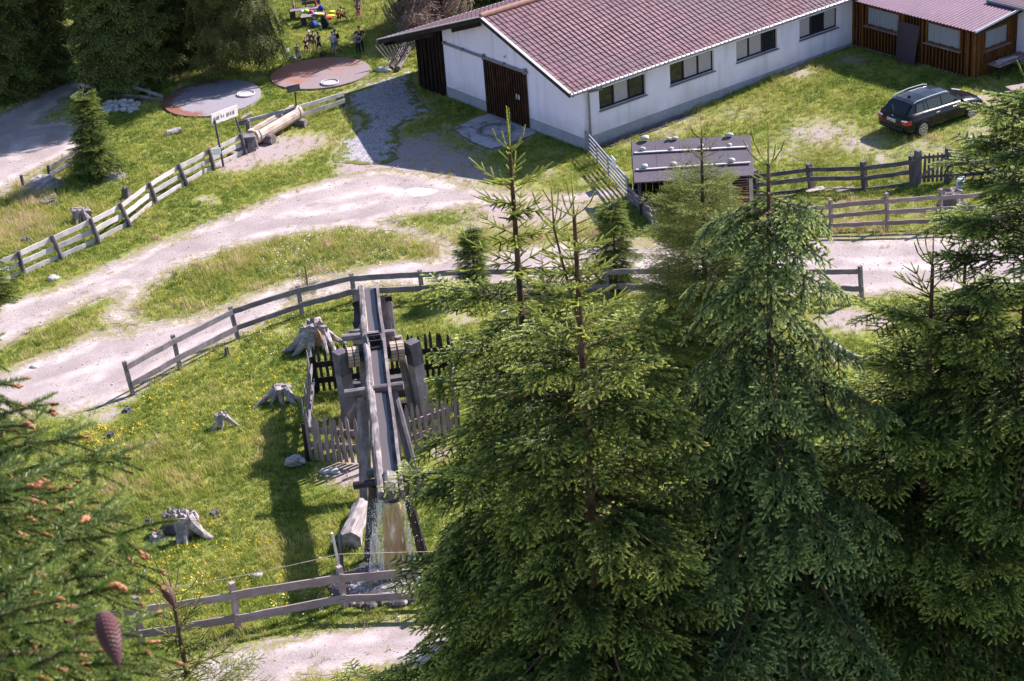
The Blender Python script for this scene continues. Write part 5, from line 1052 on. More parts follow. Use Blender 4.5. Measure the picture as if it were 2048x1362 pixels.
def proto_set(nm, m, droop=.3, rate=850, nlen=.023, nw=.0075, nside=4, L=.52, sl=.27, seed=1, stem=.0022):
    R_ = np.random.default_rng(seed); out = [shoots_mesh(nm+'_spray', spray(nside, L, sl, droop, R_), m, rate, nlen, nw, seed=seed+k, stem=stem) for k in range(4)]
    out.append(shoots_mesh(nm+'_shoot', [((0, 0, 0), (.5, 0, 0), .35, 1.)], m, rate*1.5, nlen*.72, nw, 38, stem=.005, seed=9)); return proto_coll(nm, out)
PC = dict(bright=proto_set('bright_spruce', M['needle_bright'], .32, seed=1), dark=proto_set('dark_spruce', M['needle_dark'], .35, seed=5),
          silvery=proto_set('silvery_spruce', M['needle_blue'], .55, seed=7, sl=.22), larch=proto_set('young_larch', M['needle_larch'], .1, rate=170, nlen=.028, nw=.0055, sl=.34, seed=3),
          far=proto_set('far_spruce', M['needle_far'], .35, rate=45, nlen=.07, nw=.022, nside=4, L=.9, sl=.42, seed=4, stem=.012), olive=proto_set('olive_larch', M['needle_olive'], .9, rate=55, nlen=.06, nw=.016, nside=5, L=.9, sl=.4, seed=6, stem=.01),
          dead=proto_set('dead_spruce', M['dead_twig'], 1.6, rate=45, nlen=.05, nw=.014, nside=4, L=.9, sl=.42, seed=8, stem=.012))
def euler_from_x(D, U):
    "arrays: x axis D, approx up U -> XYZ eulers"
    X_ = D/np.linalg.norm(D, axis=1, keepdims=True); Y_ = np.cross(U, X_); Y_ /= np.linalg.norm(Y_, axis=1, keepdims=True)+1e-9; Z_ = np.cross(X_, Y_)
    ry = np.arcsin(np.clip(-X_[:, 2], -1, 1)); rz = np.arctan2(X_[:, 1], X_[:, 0]); rx = np.arctan2(Y_[:, 2], Z_[:, 2]); return np.column_stack([rx, ry, rz])
def conifer(label, base, hgt_, kind, rbase, seed, cat='spruce', name='spruce', zmin=0, k0=.40, kexp=.9, rmax=9, whorl=.34, nb=6, e_top=48, e_bot=-12, droop=.25, twig=.17, tips=True, trunk_r=None, lean=(0, 0), tmat='trunk', group=None, dens=1., scale=1., leader=True, hang=0, sect=None, bare_top=0, cones=0, tl=1.0, twin=None, candle=1.75, wsp=.7):
    R_ = np.random.default_rng(seed); base = Vector(base); root = empty(name, base, label, cat, group)
    def axis(z): t = z/hgt_; return Vector((base.x+lean[0]*t+lean[0]*.15*math.sin(t*9), base.y+lean[1]*t, base.z+z))
    tr_ = trunk_r or hgt_*.0066+.01; b_ = MB(); zs = [max(0, zmin-1)+(hgt_-.5*scale-max(0, zmin-1))*i/12 for i in range(13)]
    b_.tube([axis(z) for z in zs], [tr_*(1-z/hgt_)**.8+.012*scale for z in zs], 8, .05); b_.build('trunk', M[tmat], root)
    P = []; D = []; U = []; S = []; I = []; T = []; bt = MB(); conelist = []
    def put(p, d, s_, i_, t_, up=None):
        P.append(tuple(p)); D.append(tuple(d)); S.append(s_); I.append(i_); T.append(t_); U.append(tuple(up) if up is not None else (0, 0, 1))
    def rod(p, d, L, t_, r=1.0):
        d = Vector(d).normalized(); put(p, d, 0, 4, t_, (-d.y, d.x, .3)); S[-1] = (L/.5, r*scale**.5, r*scale**.5)
    def leaders(a_, top, f=1.0):
        rod(a_, top-a_, (top-a_).length*1.02, .9, 1.1); nl = R_.integers(4, 6); bt.tube([a_, top], [.009*scale, .004*scale], 4, 0, False)
        for k in range(nl):
            az = 2*PI*k/nl+R_.normal(0, .35); c = a_; el = math.radians(R_.uniform(22, 40)); L = R_.uniform(.30, .50)*scale*f
            for j in range(3):
                d = Vector((math.cos(az)*math.cos(el), math.sin(az)*math.cos(el), math.sin(el))); rod(c, d, L/3*1.1, .85); bt.tube([c, c+d*L/3], .006*scale, 3, 0, False); c = c+d*(L/3); el += math.radians(17)
    if leader:
        top = axis(hgt_); a_ = axis(hgt_-.5*scale); leaders(a_, top)
        if twin: o_ = Vector((twin[0], twin[1], 0)); bt.tube([axis(hgt_-1.9), a_+o_-Z*.15, a_+o_+Z*.3], [.018, .013, .006], 5, 0, False); leaders(a_+o_-Z*.1, top+o_-Z*.12, .9); [rod(a_+o_-Z*(.2+.18*k), (math.cos(k*2.2), math.sin(k*2.2), .6), .25, .8) for k in range(5)]
    z = hgt_-(.5+.42)*scale if leader else hgt_-(.5+whorl*.95)*scale; wi = 0
    while z > zmin:
        dt = hgt_-z; R0 = min(rmax, k0*dt**kexp*(scale**.1)); tt = min(1, dt/(hgt_*.6)); n = nb
        for k in range(n):
            az = 2*PI*(k+R_.random()*.7)/n+wi*1.1
            if sect is not None and not sect(az, z): continue
            r0 = R0*R_.uniform(.6, 1.25)
            if R_.random() < .06: r0 *= 1.2
            el0 = math.radians(e_top+(e_bot-e_top)*min(1, (dt/(4.5*scale))**.6)+R_.normal(0, 6)); zz = z+R_.uniform(-.12, .12)*scale; c = axis(zz); ns = max(3, int(r0/(.20*scale))); pts = [c]; el = el0; azz = az
            for j in range(ns):
                t = j/ns; el = el0-droop*2.0*math.sin(PI*min(1, t*1.1))*(.6 if dt < 1.5 else 1)*tt+droop*1.3*max(0, t-.6)*(1 if hang == 0 else 0); azz += R_.normal(0, .05)
                pts.append(pts[-1]+Vector((math.cos(azz)*math.cos(el), math.sin(azz)*math.cos(el), math.sin(el)))*(r0/ns))
            bt.tube(pts[::2] if len(pts) > 6 else pts, [max(.004, .012*r0*(1-i/len(pts[::2] if len(pts) > 6 else pts)))*scale**.5 for i in range(len(pts[::2] if len(pts) > 6 else pts))], 4, 0, False)
            if leader and dt < candle*scale:
                r0c = r0; 
                for j in range(len(pts)-1):
                    d = pts[j+1]-pts[j]; rod(pts[j], d, d.length*1.1, .45+.5*(j+1)/len(pts), 1.0)
                    side = d.normalized().cross(Z).normalized()
                    if j > 0 or dt > .9*scale:
                        for s_ in (-1, 1):
                            dv = d.normalized()*.75+side*s_*.62+Z*R_.uniform(.0, .4)-Z*hang*.8; L = R_.uniform(.13, .24)*scale*(1-.35*j/len(pts)); rod(pts[j+1], dv, L, .8); bt.tube([pts[j+1], pts[j+1]+dv.normalized()*L*.8], .004*scale, 3, 0, False)
                            if dt > 1.2*scale: dv = d.normalized()*.6+side*s_*.4-Z*.5; rod(pts[j], dv, L*.8, .35)
                rod(pts[-1], pts[-1]-pts[-2]+Z*.03, R_.uniform(.16, .26)*scale, .95)
                continue
            for j in range(len(pts)-1):
                t = (j+1)/(len(pts)-1); d = (pts[j+1]-pts[j]).normalized()
                if (t < .05 and dt > 3) or (R_.random() > dens): continue
                inner = t < .3 and dt > 2.5
                if inner and R_.random() < .3: continue
                side = d.cross(Z).normalized(); l_ = (.20+.34*min(1, r0*.6)*(1-t)**.6)*tl
                for s_ in (-1, 1):
                    a = math.radians(R_.uniform(42, 62)); dv = d*math.cos(a)+side*s_*math.sin(a)+Z*(R_.normal(0, .05)-.10*tt-hang*R_.uniform(.5, 1.3)); dv.normalize(); sc = l_/.55*R_.uniform(.85, 1.2)*scale*1.45; sc = max(sc*1.12, .92*scale)
                    put(pts[j+1], dv, sc, R_.integers(0, 4), np.clip(.25+.75*t+R_.normal(0, .15), 0, 1), Z+side*s_*.25*R_.normal(0, 1)+(d*hang*1.5))
                    if l_ > .36*tl:
                        q_ = pts[j+1]+dv*sc*.3; d2 = (dv+Z*(-.1-hang*.4)+d*.35).normalized(); put(q_, d2, sc*.8, R_.integers(0, 4), np.clip(.4+.6*t, 0, 1))
                if cones and R_.random() < cones and t > .5: conelist.append(pts[j+1])
            put(pts[-1]-(pts[-1]-pts[-2])*.3, (pts[-1]-pts[-2]).normalized()+Z*(.15 if hang == 0 else -.3), .42*scale*R_.uniform(.8, 1.15)*tl, R_.integers(0, 4), 1.)
        # short shoots straight from the stem between whorls near the top
        if leader and dt < 2.4*scale:
            for k in range(6):
                az = R_.uniform(0, 6.28); d = Vector((math.cos(az), math.sin(az), .45)); rod(axis(z+R_.uniform(0, whorl)*scale), d, R_.uniform(.12, .24)*scale, .55)
        z -= (max(whorl, .36) if leader and dt < candle*scale else whorl*(1+wsp*min(1, dt/(4.5*scale))))*scale*R_.uniform(.8, 1.2); wi += 1
    bt.build('limbs', M[tmat], root)
    if not P: print('EMPTY', label, hgt_, zmin)
    P = np.array(P); I = np.array(I, np.int32); S = np.array([x if isinstance(x, tuple) else (x, x, x) for x in S]); T = np.array(T)
    e = euler_from_x(np.array(D, float), np.array(U, float)); cr = scatter('crown', P, e, S, I, T, PC[kind], root)
    for c in conelist[:14]: make_cone('cone', c-Z*.03, Vector((.08, .05, -1)), .135, .024, root)
    return root
def make_cone(name, p, d, L, r_, parent, m='cone', n=12, rows=16, label=None):
    d = Vector(d).normalized(); x = d.cross(Vector((0, 1, .1))).normalized(); y = d.cross(x); V = []; F = []; p = Vector(p)
    nn = n; mm = rows*3
    for i in range(mm+1):
        t = i/mm; env = math.sin(PI*min(1, (t*.93+.07))**.72)**.75 if t < 1 else .05
        for k in range(nn):
            a = 2*PI*k/nn; ph = (t*rows+ (k*8/nn)) % 1; rr = r_*max(.08, env)*(1+.16*(ph-.4)); V.append(p+d*(L*t)+(x*math.cos(a)+y*math.sin(a))*rr)
    for i in range(mm):
        for k in range(nn): F.append((i*nn+k, (i+1)*nn+k, (i+1)*nn+(k+1) % nn, i*nn+(k+1) % nn))
    b_ = MB(); b_.add(V, F); return b_.build(name, M[m], parent, frame_x(p, p+d*L))
def tree_px(label, px, py, D_, kind, seed, **kw):
    "tree whose tip shows at (px, py) and which stands D_ metres out"
    v = ray(px, py); t = D_/v.y; P = CO+v*t; ln = kw.get('lean', (0, 0)); b = Vector((P.x-ln[0]*(1+.15*math.sin(9)), P.y-ln[1], float(terrain(P.x, P.y)))); kw.setdefault('zmin', 0); return conifer(label, b, P.z-b.z, kind, None, seed, **kw)
def tree_at(label, px, py, h_, kind, seed, **kw):
    b = g(px, py); return conifer(label, b, h_, kind, None, seed, **kw)
# --- the group of tall spruces in the right foreground
tree_px('tall bright spruce with a long candelabra leader, leftmost of the foreground group', 1013, 215, 20.0, 'bright', 101, zmin=8.5, k0=.29, kexp=1.1, whorl=.40, nb=6, candle=2.3, lean=(.05, .0), cones=.01)
tree_px('bright green spruce with paired leaders just right of the tall candelabra spruce', 1143, 345, 18.6, 'bright', 118, zmin=8.2, k0=.30, kexp=1.1, whorl=.36, nb=6, candle=1.9, lean=(.03, 0), cones=.006, twin=(-.22, .05))
tree_px('tall silvery green spruce with drooping branches and hanging cones in the middle of the group', 1536, 245, 19.3, 'silvery', 131, zmin=8.4, k0=.46, kexp=.88, nb=6, whorl=.38, candle=.8, e_top=15, e_bot=-26, wsp=.7, droop=.2, hang=.42, lean=(-.1, .1), cones=.02)
b0 = g(1424, 1130); tree_at('feathery yellow green young larch showing in front of the felt roofed shed', 1424, 1130, height(1424, 1130, 232), 'larch', 143, cat='larch', name='larch', k0=.42, kexp=.8, rmax=1.75, e_top=55, e_bot=5, droop=.12, whorl=.26, nb=7, wsp=.2, candle=1.6, scale=1.15, tl=1.2, trunk_r=.12, tmat='trunk_dark')
tree_at('small dark bushy spruce beside the lower end of the farm gate', 1232, 570, height(1232, 570, 385), 'dark', 152, k0=.40, rmax=.95, whorl=.26, nb=7, wsp=.1, candle=.9, trunk_r=.05, scale=.75)
tree_at('small spruce standing behind the mill fence left of the tall candelabra spruce', 952, 585, height(952, 585, 440), 'dark', 163, k0=.36, rmax=.55, whorl=.24, nb=7, wsp=.1, candle=.9, trunk_r=.04, scale=.6)
tree_px('green spruce with an upright leader in front of the right hand road', 1868, 450, 19.6, 'bright', 171, zmin=8., k0=.46, kexp=.95, whorl=.40, nb=5, candle=1.0, lean=(.05, .05))
tree_px('slender topped spruce between the upright leader spruce and the right picture edge', 1934, 450, 21.5, 'dark', 184, zmin=9., k0=.42, whorl=.44, nb=5, cones=.01)
tree_px('large dark spruce filling the right edge of the picture beyond the car', 2085, 85, 19.5, 'dark', 195, zmin=8.5, k0=.42, whorl=.36, nb=7, candle=.8, lean=(.1, .1), cones=.012)
tree_px('dark lower spruce behind and between the drooping spruce and the right hand one', 1770, 880, 23.5, 'dark', 203, zmin=5, k0=.45, whorl=.42)
tree_px('shaded spruce low in the picture between the paired leader spruce and the drooping one', 1375, 900, 22.5, 'dark', 214, zmin=6, k0=.45, whorl=.42)
tree_px('small spruce whose top shows near the bottom edge by the footpath', 1045, 1010, 21.5, 'dark', 238, zmin=7, k0=.45, whorl=.42)
# --- saplings
tree_at('sapling on the grass island between the two gravel tracks', 616, 580, 1.25, 'larch', 301, k0=.5, rmax=.6, whorl=.2, scale=.6, tmat='trunk_dark', name='sapling', cat='sapling', trunk_r=.02)
tree_at('thin sapling behind the mill fence between the candelabra and paired leader spruces', 1088, 580, 1.5, 'larch', 306, k0=.45, rmax=.5, whorl=.2, scale=.6, name='sapling', cat='sapling', trunk_r=.02)
tree_at('dark bushy small tree cut by the left edge below the bleached fence', -22, 600, 2.2, 'dark', 312, k0=.6, rmax=.8, whorl=.22, wsp=.1, candle=.35, trunk_r=.05)
tree_at('small dense spruce beside the road in front of the stone pile', 197, 352, height(197, 352, 163), 'dark', 321, k0=.36, kexp=.95, rmax=1.15, whorl=.26, nb=8, wsp=.1, candle=.9, scale=.8, trunk_r=.06)
# --- far trees
FT = [('tall dark spruce standing behind the fence stub and stone pile', 250, 176, 14, 1.9, 'far', 401),
      ('dark spruce directly behind the road at the top left', 80, 160, 13, 1.6, 'far', 403), ('dark spruce in the top left corner', 2, 195, 12, 1.6, 'far', 404), ('dark spruce between the corner spruces, set further back', 50, 120, 14, 2.0, 'far', 405),
      ('dark spruce in the gap right of the tall dark one', 335, 132, 14, 1.7, 'far', 406), ('dark spruce almost hidden behind the olive larch', 392, 112, 14, 1.7, 'far', 408)]
for lab, px, py, h_, rm, kd, sd_ in FT: tree_at(lab, px, py, h_, kd, sd_, k0=.5, kexp=.8, rmax=rm, whorl=.42, nb=8, wsp=.3, scale=1.25, e_bot=-12, droop=.2, tmat='trunk_dark', trunk_r=.2, leader=False, zmin=.4)
tree_at('broad olive larch with feathery hanging twigs beside the tank lids', 478, 150, 14, 'olive', 421, cat='larch', name='larch', k0=.5, kexp=.8, rmax=2.0, whorl=.36, nb=8, wsp=.3, scale=1.15, e_bot=-2, droop=.25, hang=.7, tmat='trunk_dark', trunk_r=.18, leader=False, zmin=1.9)
tree_at('dead spruce with hanging brown twigs behind the barn roof', 853, 62, 12, 'dead', 431, k0=.6, kexp=.7, rmax=2.9, zmin=1.2, whorl=.6, nb=6, wsp=.5, dens=.75, scale=1.15, e_bot=-10, droop=.3, hang=1.2, tmat='log', trunk_r=.3, leader=False)
tree_at('dark green spruce behind the barn ridge right of the dead spruce', 1000, -10, 7, 'far', 441, k0=.5, rmax=2.2, kexp=.8, whorl=.45, nb=8, scale=1.2, tmat='trunk_dark', leader=False, zmin=.5)

# --- the near spruce on the left: single shoots with every needle, buds and two cones
def hd(name, m, L, seed, nlen=.0175, rate=1900, nw=.0026): return shoots_mesh(name, [((0, 0, 0), (L, 0, -.004), .1, .75)], m, rate, nlen, nw, 58, stem=.0028, seed=seed)
M['needle_near'] = needlemat('near_spruce_needles', (.025, .06, .018), (.075, .14, .03), (.38, .43, .09), .3)
m = mat('orange_brown_buds', (.42, .16, .07), .6); q = N(m); q.col(q.mix(q.noise(60, 2), (.14, .05, .02), (.40, .16, .06))); M['bud'] = m; M['cone'] = wood('purple_brown_cone_scales', (.085, .032, .038), (.045, .018, .022), (.13, .055, .055), rough=.5)
def budmesh(k):
    b_ = MB()
    for i in range(3+k):
        b_.lump((random.uniform(-.002, .022), random.uniform(-.014, .014), random.uniform(-.006, .012)), .013*random.uniform(.7, 1.2), .006, .006, .25, 6, 5)
    o = b_.build('bud', M['bud']); me = o.data; bpy.data.objects.remove(o); return me
near = proto_coll('near_spruce_bits', [hd('near_shoot', M['needle_near'], .14, 30+k) for k in range(4)]+[budmesh(k) for k in range(3)])
nroot = empty('near_spruce', (-6.2, 3.2, 0), 'near spruce at the left edge with orange brown bud tips and two hanging cones', 'spruce')
b_ = MB(); b_.tube([(-6.2, 3.2, 0), (-6.1, 3.3, 14), (-6.0, 3.4, 30)], [.35, .2, .06], 12); b_.build('trunk', M['trunk'], nroot)
P = []; D = []; U = []; S = []; I = []; T = []; lb = MB(); R_ = np.random.default_rng(77)
def shoots_along(pts, t_, sc=1.0, bud=.5):
    for a, b in zip(pts[:-1], pts[1:]):
        d = b-a; L = d.length; n = max(1, round(L/(.125*sc)))
        for k in range(n):
            P.append(tuple(a+d*(k/n))); D.append(tuple(d)); U.append((R_.normal(0, .5), R_.normal(0, .5), 1)); S.append((L/n/.14*1.08, sc, sc)); I.append(int(R_.integers(0, 4))); T.append(t_+R_.normal(0, .15))
    if R_.random() < bud:
        d = pts[-1]-pts[-2]; P.append(tuple(pts[-1])); D.append(tuple(d)); U.append((0, 0, 1)); q_ = float(np.exp(R_.normal(-.6, .35))); S.append((q_, q_, q_)); I.append(int(4+R_.integers(0, 3))); T.append(1.)
NB = [((-260, 640), (68, 842), 6.2, 5.6, .5), ((-260, 760), (132, 905), 6.0, 5.4, .8), ((-200, 960), (272, 928), 5.6, 5.0, 1), ((-200, 850), (120, 985), 5.3, 4.9, .8), ((-220, 1000), (215, 1030), 5.0, 4.6, 1), ((-200, 900), (190, 1075), 5.2, 4.7, 1), ((-220, 1060), (345, 1098), 4.9, 4.4, 1), ((-240, 1010), (352, 1162), 5.4, 5.15, 1),
      ((-200, 1120), (240, 1120), 4.6, 4.1, 1), ((-220, 1160), (255, 1235), 4.4, 3.8, 1), ((-220, 1100), (130, 1170), 4.4, 4.0, 1), ((-220, 1250), (210, 1300), 4.0, 3.5, 1), ((-200, 1300), (330, 1330), 4.4, 4.0, 1), ((-200, 1200), (80, 1290), 3.9, 3.4, 1), ((-200, 1380), (280, 1400), 3.9, 3.5, 1), ((-240, 1330), (150, 1380), 3.6, 3.2, 1), ((-200, 1050), (60, 1075), 4.2, 3.9, 1), ((-250, 1180), (330, 1210), 5.4, 5.0, 1), ((-250, 1280), (260, 1270), 5.6, 5.3, 1), ((-250, 1400), (340, 1372), 5.3, 5.0, 1), ((-250, 1120), (150, 1240), 5.8, 5.4, 1), ((-250, 1240), (60, 1360), 5.8, 5.4, 1)]
for (x0, y0), (x1, y1), d0, d1, dn in NB:
    A_ = at_depth(x0, y0, d0); B_ = at_depth(x1, y1, d1); n = 9; pts = []
    for i in range(n+1):
        t = i/n; pts.append(A_.lerp(B_, t*.93)+Z*(.07*math.sin(PI*t))+Vector((R_.normal(0, .012), R_.normal(0, .012), R_.normal(0, .012))))
    lb.tube(pts, [.006*(1-i/(n+2)) for i in range(n+1)], 5, 0, False); shoots_along(pts[-3:], .8, 1.0, .9); shoots_along(pts[:-2], .3, .8, 0)
    dd0 = (B_-A_).normalized(); side = dd0.cross(Z).normalized()
    for i in range(1, n):
        for s_ in (-1, 1):
            if R_.random() > .85*dn+.1: continue
            t = i/n; a = math.radians(R_.uniform(35, 60)); L = R_.uniform(.12, .26)*(1.15-.65*t); dv = (dd0*math.cos(a)+side*s_*math.sin(a)+Z*R_.uniform(-.45, .1)).normalized(); p1 = pts[i]+dv*L*.5; p2 = p1+(dv+Z*-.15).normalized()*L*.5
            lb.tube([pts[i], p1, p2], [.003, .0025, .002], 4, 0, False); shoots_along([pts[i], p1, p2], R_.uniform(.2, .9), .95, .30)
            for s2 in (-1, 1):
                if R_.random() < .7: dv2 = (dv*.7+dv.cross(Z).normalized()*s2*.7+Z*R_.uniform(-.3, .1)).normalized(); shoots_along([p1, p1+dv2*R_.uniform(.08, .15)], R_.uniform(.4, 1), .9, .22)
lb.build('limbs', M['trunk'], nroot)
scatter('crown', np.array(P), euler_from_x(np.array(D, float), np.array(U, float)), np.array(S), I, np.clip(T, 0, 1), near, nroot)
p0 = at_depth(205, 1226, 2.95); p1 = at_depth(236, 1326, 2.92); make_cone('cone', p0, p1-p0, (p1-p0).length*1.08, .018, nroot, n=20, rows=13)['label'] = 'large purple brown hanging cone'
p0 = at_depth(326, 1166, 5.2); p1 = at_depth(347, 1210, 5.2); make_cone('cone', p0, p1-p0, (p1-p0).length*1.15, .0145, nroot, n=18, rows=12)['label'] = 'smaller olive brown cone'
# thin young spruce top at the bottom left
conifer('thin young spruce top rising beside the near branches at the bottom left', *(lambda P_: (Vector((P_.x, P_.y, 0)), P_.z))(CO+ray(286, 1120)*(9.0/ray(286, 1120).y)), 'larch', None, 505, zmin=20.2, k0=.26, kexp=.8, whorl=.26, nb=5, scale=.5, name='spruce', lean=(.12, 0), e_top=35, e_bot=15, tl=.8, cones=.0)
# ================================================================== THE PARKED CAR
m = mat('black_car_paint', (.006, .006, .011), .2, spec=.2); q = N(m); q.b.inputs['Coat Weight'].default_value = .22; q.b.inputs['Coat Roughness'].default_value = .04; n1 = q.noise(3, 3); q.l(q.mr(n1, .3, .7, .18, .34), q.b.inputs['Roughness']); M['paint'] = m
M['car_glass'] = mat('tinted_car_glass', (.008, .01, .016), .05, spec=.5); M['tyre'] = mat('tyre_rubber', (.02, .02, .022), .8); M['rim'] = mat('silver_alloy', (.6, .6, .62), .3, .6)
M['red_lens'] = mat('red_lamp_lens', (.5, .01, .02), .2, spec=.7); M['clear_lens'] = mat('clear_lamp_lens', (.75, .75, .8), .1, spec=.8); M['chrome'] = mat('chrome_trim', (.7, .7, .72), .2, .9); M['orange_lens'] = mat('amber_lens', (.7, .25, .05), .3)
def estate_car(loc, yaw, label, simple=False):
    c = empty('estate_car', loc, label, 'car', rz=yaw); FR_ = parent_world(c)
    def T(x, y, z): return FR_ @ Vector((x, y, z))
    # x forward (0 = rear bumper, 4.52 front), y left
    st = [  # x, half width, z bottom, z widest, z top, half width top
        (0.0, .62, .38, .55, .70, .55), (.06, .80, .28, .60, .86, .68), (.22, .87, .22, .62, .98, .74), (.6, .905, .20, .62, 1.0, .76), (1.2, .91, .20, .62, .99, .77), (2.0, .91, .20, .62, .97, .77), (2.9, .91, .20, .60, .95, .76), (3.25, .905, .20, .60, .93, .74), (3.7, .90, .20, .58, .86, .70), (4.1, .87, .22, .56, .78, .64), (4.35, .80, .26, .54, .70, .56), (4.5, .62, .34, .52, .60, .45)]
    V = []; F = []; prof = lambda h, zb, zm, zt, ht: [(-h*.9, zb), (-h*.99, zb+.12), (-h, zm), (-h*.965, zm+(zt-zm)*.6), (-ht-.02, zt-.012), (-ht*.55, zt+.025), (0, zt+.035), (ht*.55, zt+.025), (ht+.02, zt-.012), (h*.965, zm+(zt-zm)*.6), (h, zm), (h*.99, zb+.12), (h*.9, zb)]
    for x, h_, zb, zm, zt, ht in st:
        for y, z in prof(h_, zb, zm, zt, ht): V.append(T(x, y, z))
    n = 13
    for i in range(len(st)-1):
        for k in range(n): F.append((i*n+k, i*n+(k+1) % n, (i+1)*n+(k+1) % n, (i+1)*n+k))
    F.append(tuple(range(n-1, -1, -1))); F.append(tuple((len(st)-1)*n+k for k in range(n)))
    b_ = MB(); b_.add(V, F); body = b_.build('body', M['paint'], c, FR_, smooth=True)
    # cabin: glass house with painted roof and pillars
    cab = [(.16, .70, .66, 1.00), (.55, .74, .60, 1.34), (.75, .75, .60, 1.385), (1.4, .76, .62, 1.425), (2.1, .76, .61, 1.42), (2.65, .755, .58, 1.36), (3.05, .75, .56, 1.16), (3.42, .72, .62, .93)]
    V = []; F = []
    for x, hb, ht, z in cab:
        V += [T(x, -hb, .93), T(x, -ht-(.0), z-.03), T(x, -ht*.8, z), T(x, 0, z+.02), T(x, ht*.8, z), T(x, ht, z-.03), T(x, hb, .93)]
    for i in range(len(cab)-1):
        for k in range(6): F.append((i*7+k, i*7+k+1, (i+1)*7+k+1, (i+1)*7+k))
    F.append((6, 5, 4, 3, 2, 1, 0)); o = (len(cab)-1)*7; F.append((o, o+1, o+2, o+3, o+4, o+5, o+6)); b_ = MB(); b_.add(V, F); b_.build('roof', M['paint'], c, FR_)
    def pane(nm, pts, off, mt='car_glass'):
        P_ = [T(*p) for p in pts]; nrm = (P_[1]-P_[0]).cross(P_[2]-P_[0]).normalized(); cc = sum(P_, Vector())/len(P_); nrm = nrm if nrm.dot(cc-T(2, 0, .8)) > 0 else -nrm
        b_ = MB(); k = len(P_); V_ = [p+nrm*off for p in P_]+[p-nrm*.03 for p in P_]; b_.add(V_, [tuple(range(k)), tuple(range(2*k-1, k-1, -1))]+[(i, k+i, k+(i+1) % k, (i+1) % k) for i in range(k)]); return b_.build(nm, M[mt], c, FR_)
    for s_ in (-1, 1):
        yb, yt = .752*s_, .625*s_
        def sp(x, z): return (x, (.757+(.612-.757)*(z-.93)/.46)*s_, z)
        pane('side_window', [sp(.62, 1.0), sp(1.05, 1.0), sp(1.05, 1.33), sp(.72, 1.30)], .012); pane('side_window', [sp(1.10, 1.0), sp(1.28, 1.0), sp(1.20, 1.33), sp(1.10, 1.33)], .012)
        pane('side_window', [sp(1.33, 1.0), sp(2.0, 1.0), sp(2.0, 1.345), sp(1.25, 1.345)], .012); pane('side_window', [sp(2.07, 1.0), sp(2.95, .99), sp(2.80, 1.14), sp(2.55, 1.30), sp(2.07, 1.345)], .012)
        b_ = MB(); b_.beam(T(.45, .775*s_, .975), T(3.05, .775*s_, .955), .02, .025); b_.build('window_trim', M['chrome'], c, FR_)
        b_ = MB(); b_.tube([T(.62, .60*s_, 1.37), T(.75, .60*s_, 1.43), T(1.5, .62*s_, 1.475), T(2.3, .60*s_, 1.46), T(2.5, .58*s_, 1.41)], .018, 6); b_.build('roof_rail', M['rim'], c, FR_)
        for x in (1.6, 2.55): b_ = MB(); b_.beam(T(x, .885*s_, .82), T(x+.2, .885*s_, .82), .03, .03); b_.build('door_handle', M['chrome'], c, FR_)
        b_ = MB(); b_.lump(T(2.98, .94*s_, 1.0), .09, .10, .07, .05, 8, 6); b_.build('mirror', M['paint'], c, FR_, smooth=True)
        b_ = MB(); b_.box(T(3.45, .905*s_, .70), FR_.to_3x3() @ Vector((.05, 0, 0)), FR_.to_3x3() @ Vector((0, .008, 0)), Vector((0, 0, .018))); b_.build('side_indicator', M['orange_lens'], c, FR_)
        pane('taillight', [(.05, .80*s_, .62), (.25, .885*s_, .64), (.25, .865*s_, .80), (.06, .79*s_, .80)], .02, 'red_lens'); pane('taillight', [(.015, .52*s_, .64), (.045, .80*s_, .63), (.05, .80*s_, .75), (.03, .54*s_, .74)], .02, 'red_lens'); pane('reversing_lamp', [(.035, .52*s_, .75), (.06, .80*s_, .76), (.075, .78*s_, .82), (.06, .54*s_, .80)], .022, 'clear_lens')
        pane('headlight', [(4.42, .50*s_, .60), (4.28, .82*s_, .62), (4.22, .83*s_, .72), (4.34, .52*s_, .72)], .02, 'clear_lens')
        for x in (.86, 3.62):
            wc_ = T(x, .80*s_, .32); ax_v = FR_.to_3x3() @ Vector((0, s_, 0)); fx = FR_.to_3x3() @ Vector((1, 0, 0))
            b_ = MB(); b_.tube([wc_-ax_v*.1, wc_-ax_v*.09, wc_+ax_v*.10, wc_+ax_v*.115], [.29, .32, .32, .29], 22); w_ = b_.build('wheel', M['tyre'], c, FR_)
            b_ = MB(); b_.tube([wc_+ax_v*.110, wc_+ax_v*.128], [.235, .225], 22); b_.tube([wc_+ax_v*.12, wc_+ax_v*.145], [.045, .04], 10); b_.build('rim_dish', M['tyre'], w_, FR_)
            b_ = MB()
            for k in range(9): a = 2*PI*k/9; r_ = fx*math.cos(a)+Z*math.sin(a); b_.beam(wc_+ax_v*.134+r_*.03, wc_+ax_v*.134+r_*.222, .045, .014, ax_v)
            b_.tube([wc_+ax_v*.134+(fx*math.cos(2*PI*k/22)+Z*math.sin(2*PI*k/22))*.222 for k in range(23)], .014, 5, cap=False); b_.build('alloy_rim', M['rim'], w_, FR_)
            b_ = MB(); a0 = [wc_+ax_v*.106+(fx*math.cos(PI*k/14)+Z*math.sin(PI*k/14))*.365 for k in range(15)]; b_.tube(a0, .028, 6); b_.build('wheel_arch', M['paint'], c, FR_)
    pane('rear_window', [(.17, -.60, 1.03), (.17, .60, 1.03), (.50, .52, 1.315), (.50, -.52, 1.315)], .014); pane('windscreen', [(3.36, -.60, .985), (3.36, .60, .985), (2.72, .52, 1.33), (2.72, -.52, 1.33)], .014)
    b_ = MB(); b_.beam(T(.15, .05, 1.06), T(.30, .28, 1.2), .015, .015); b_.build('rear_wiper', M['tyre'], c, FR_)
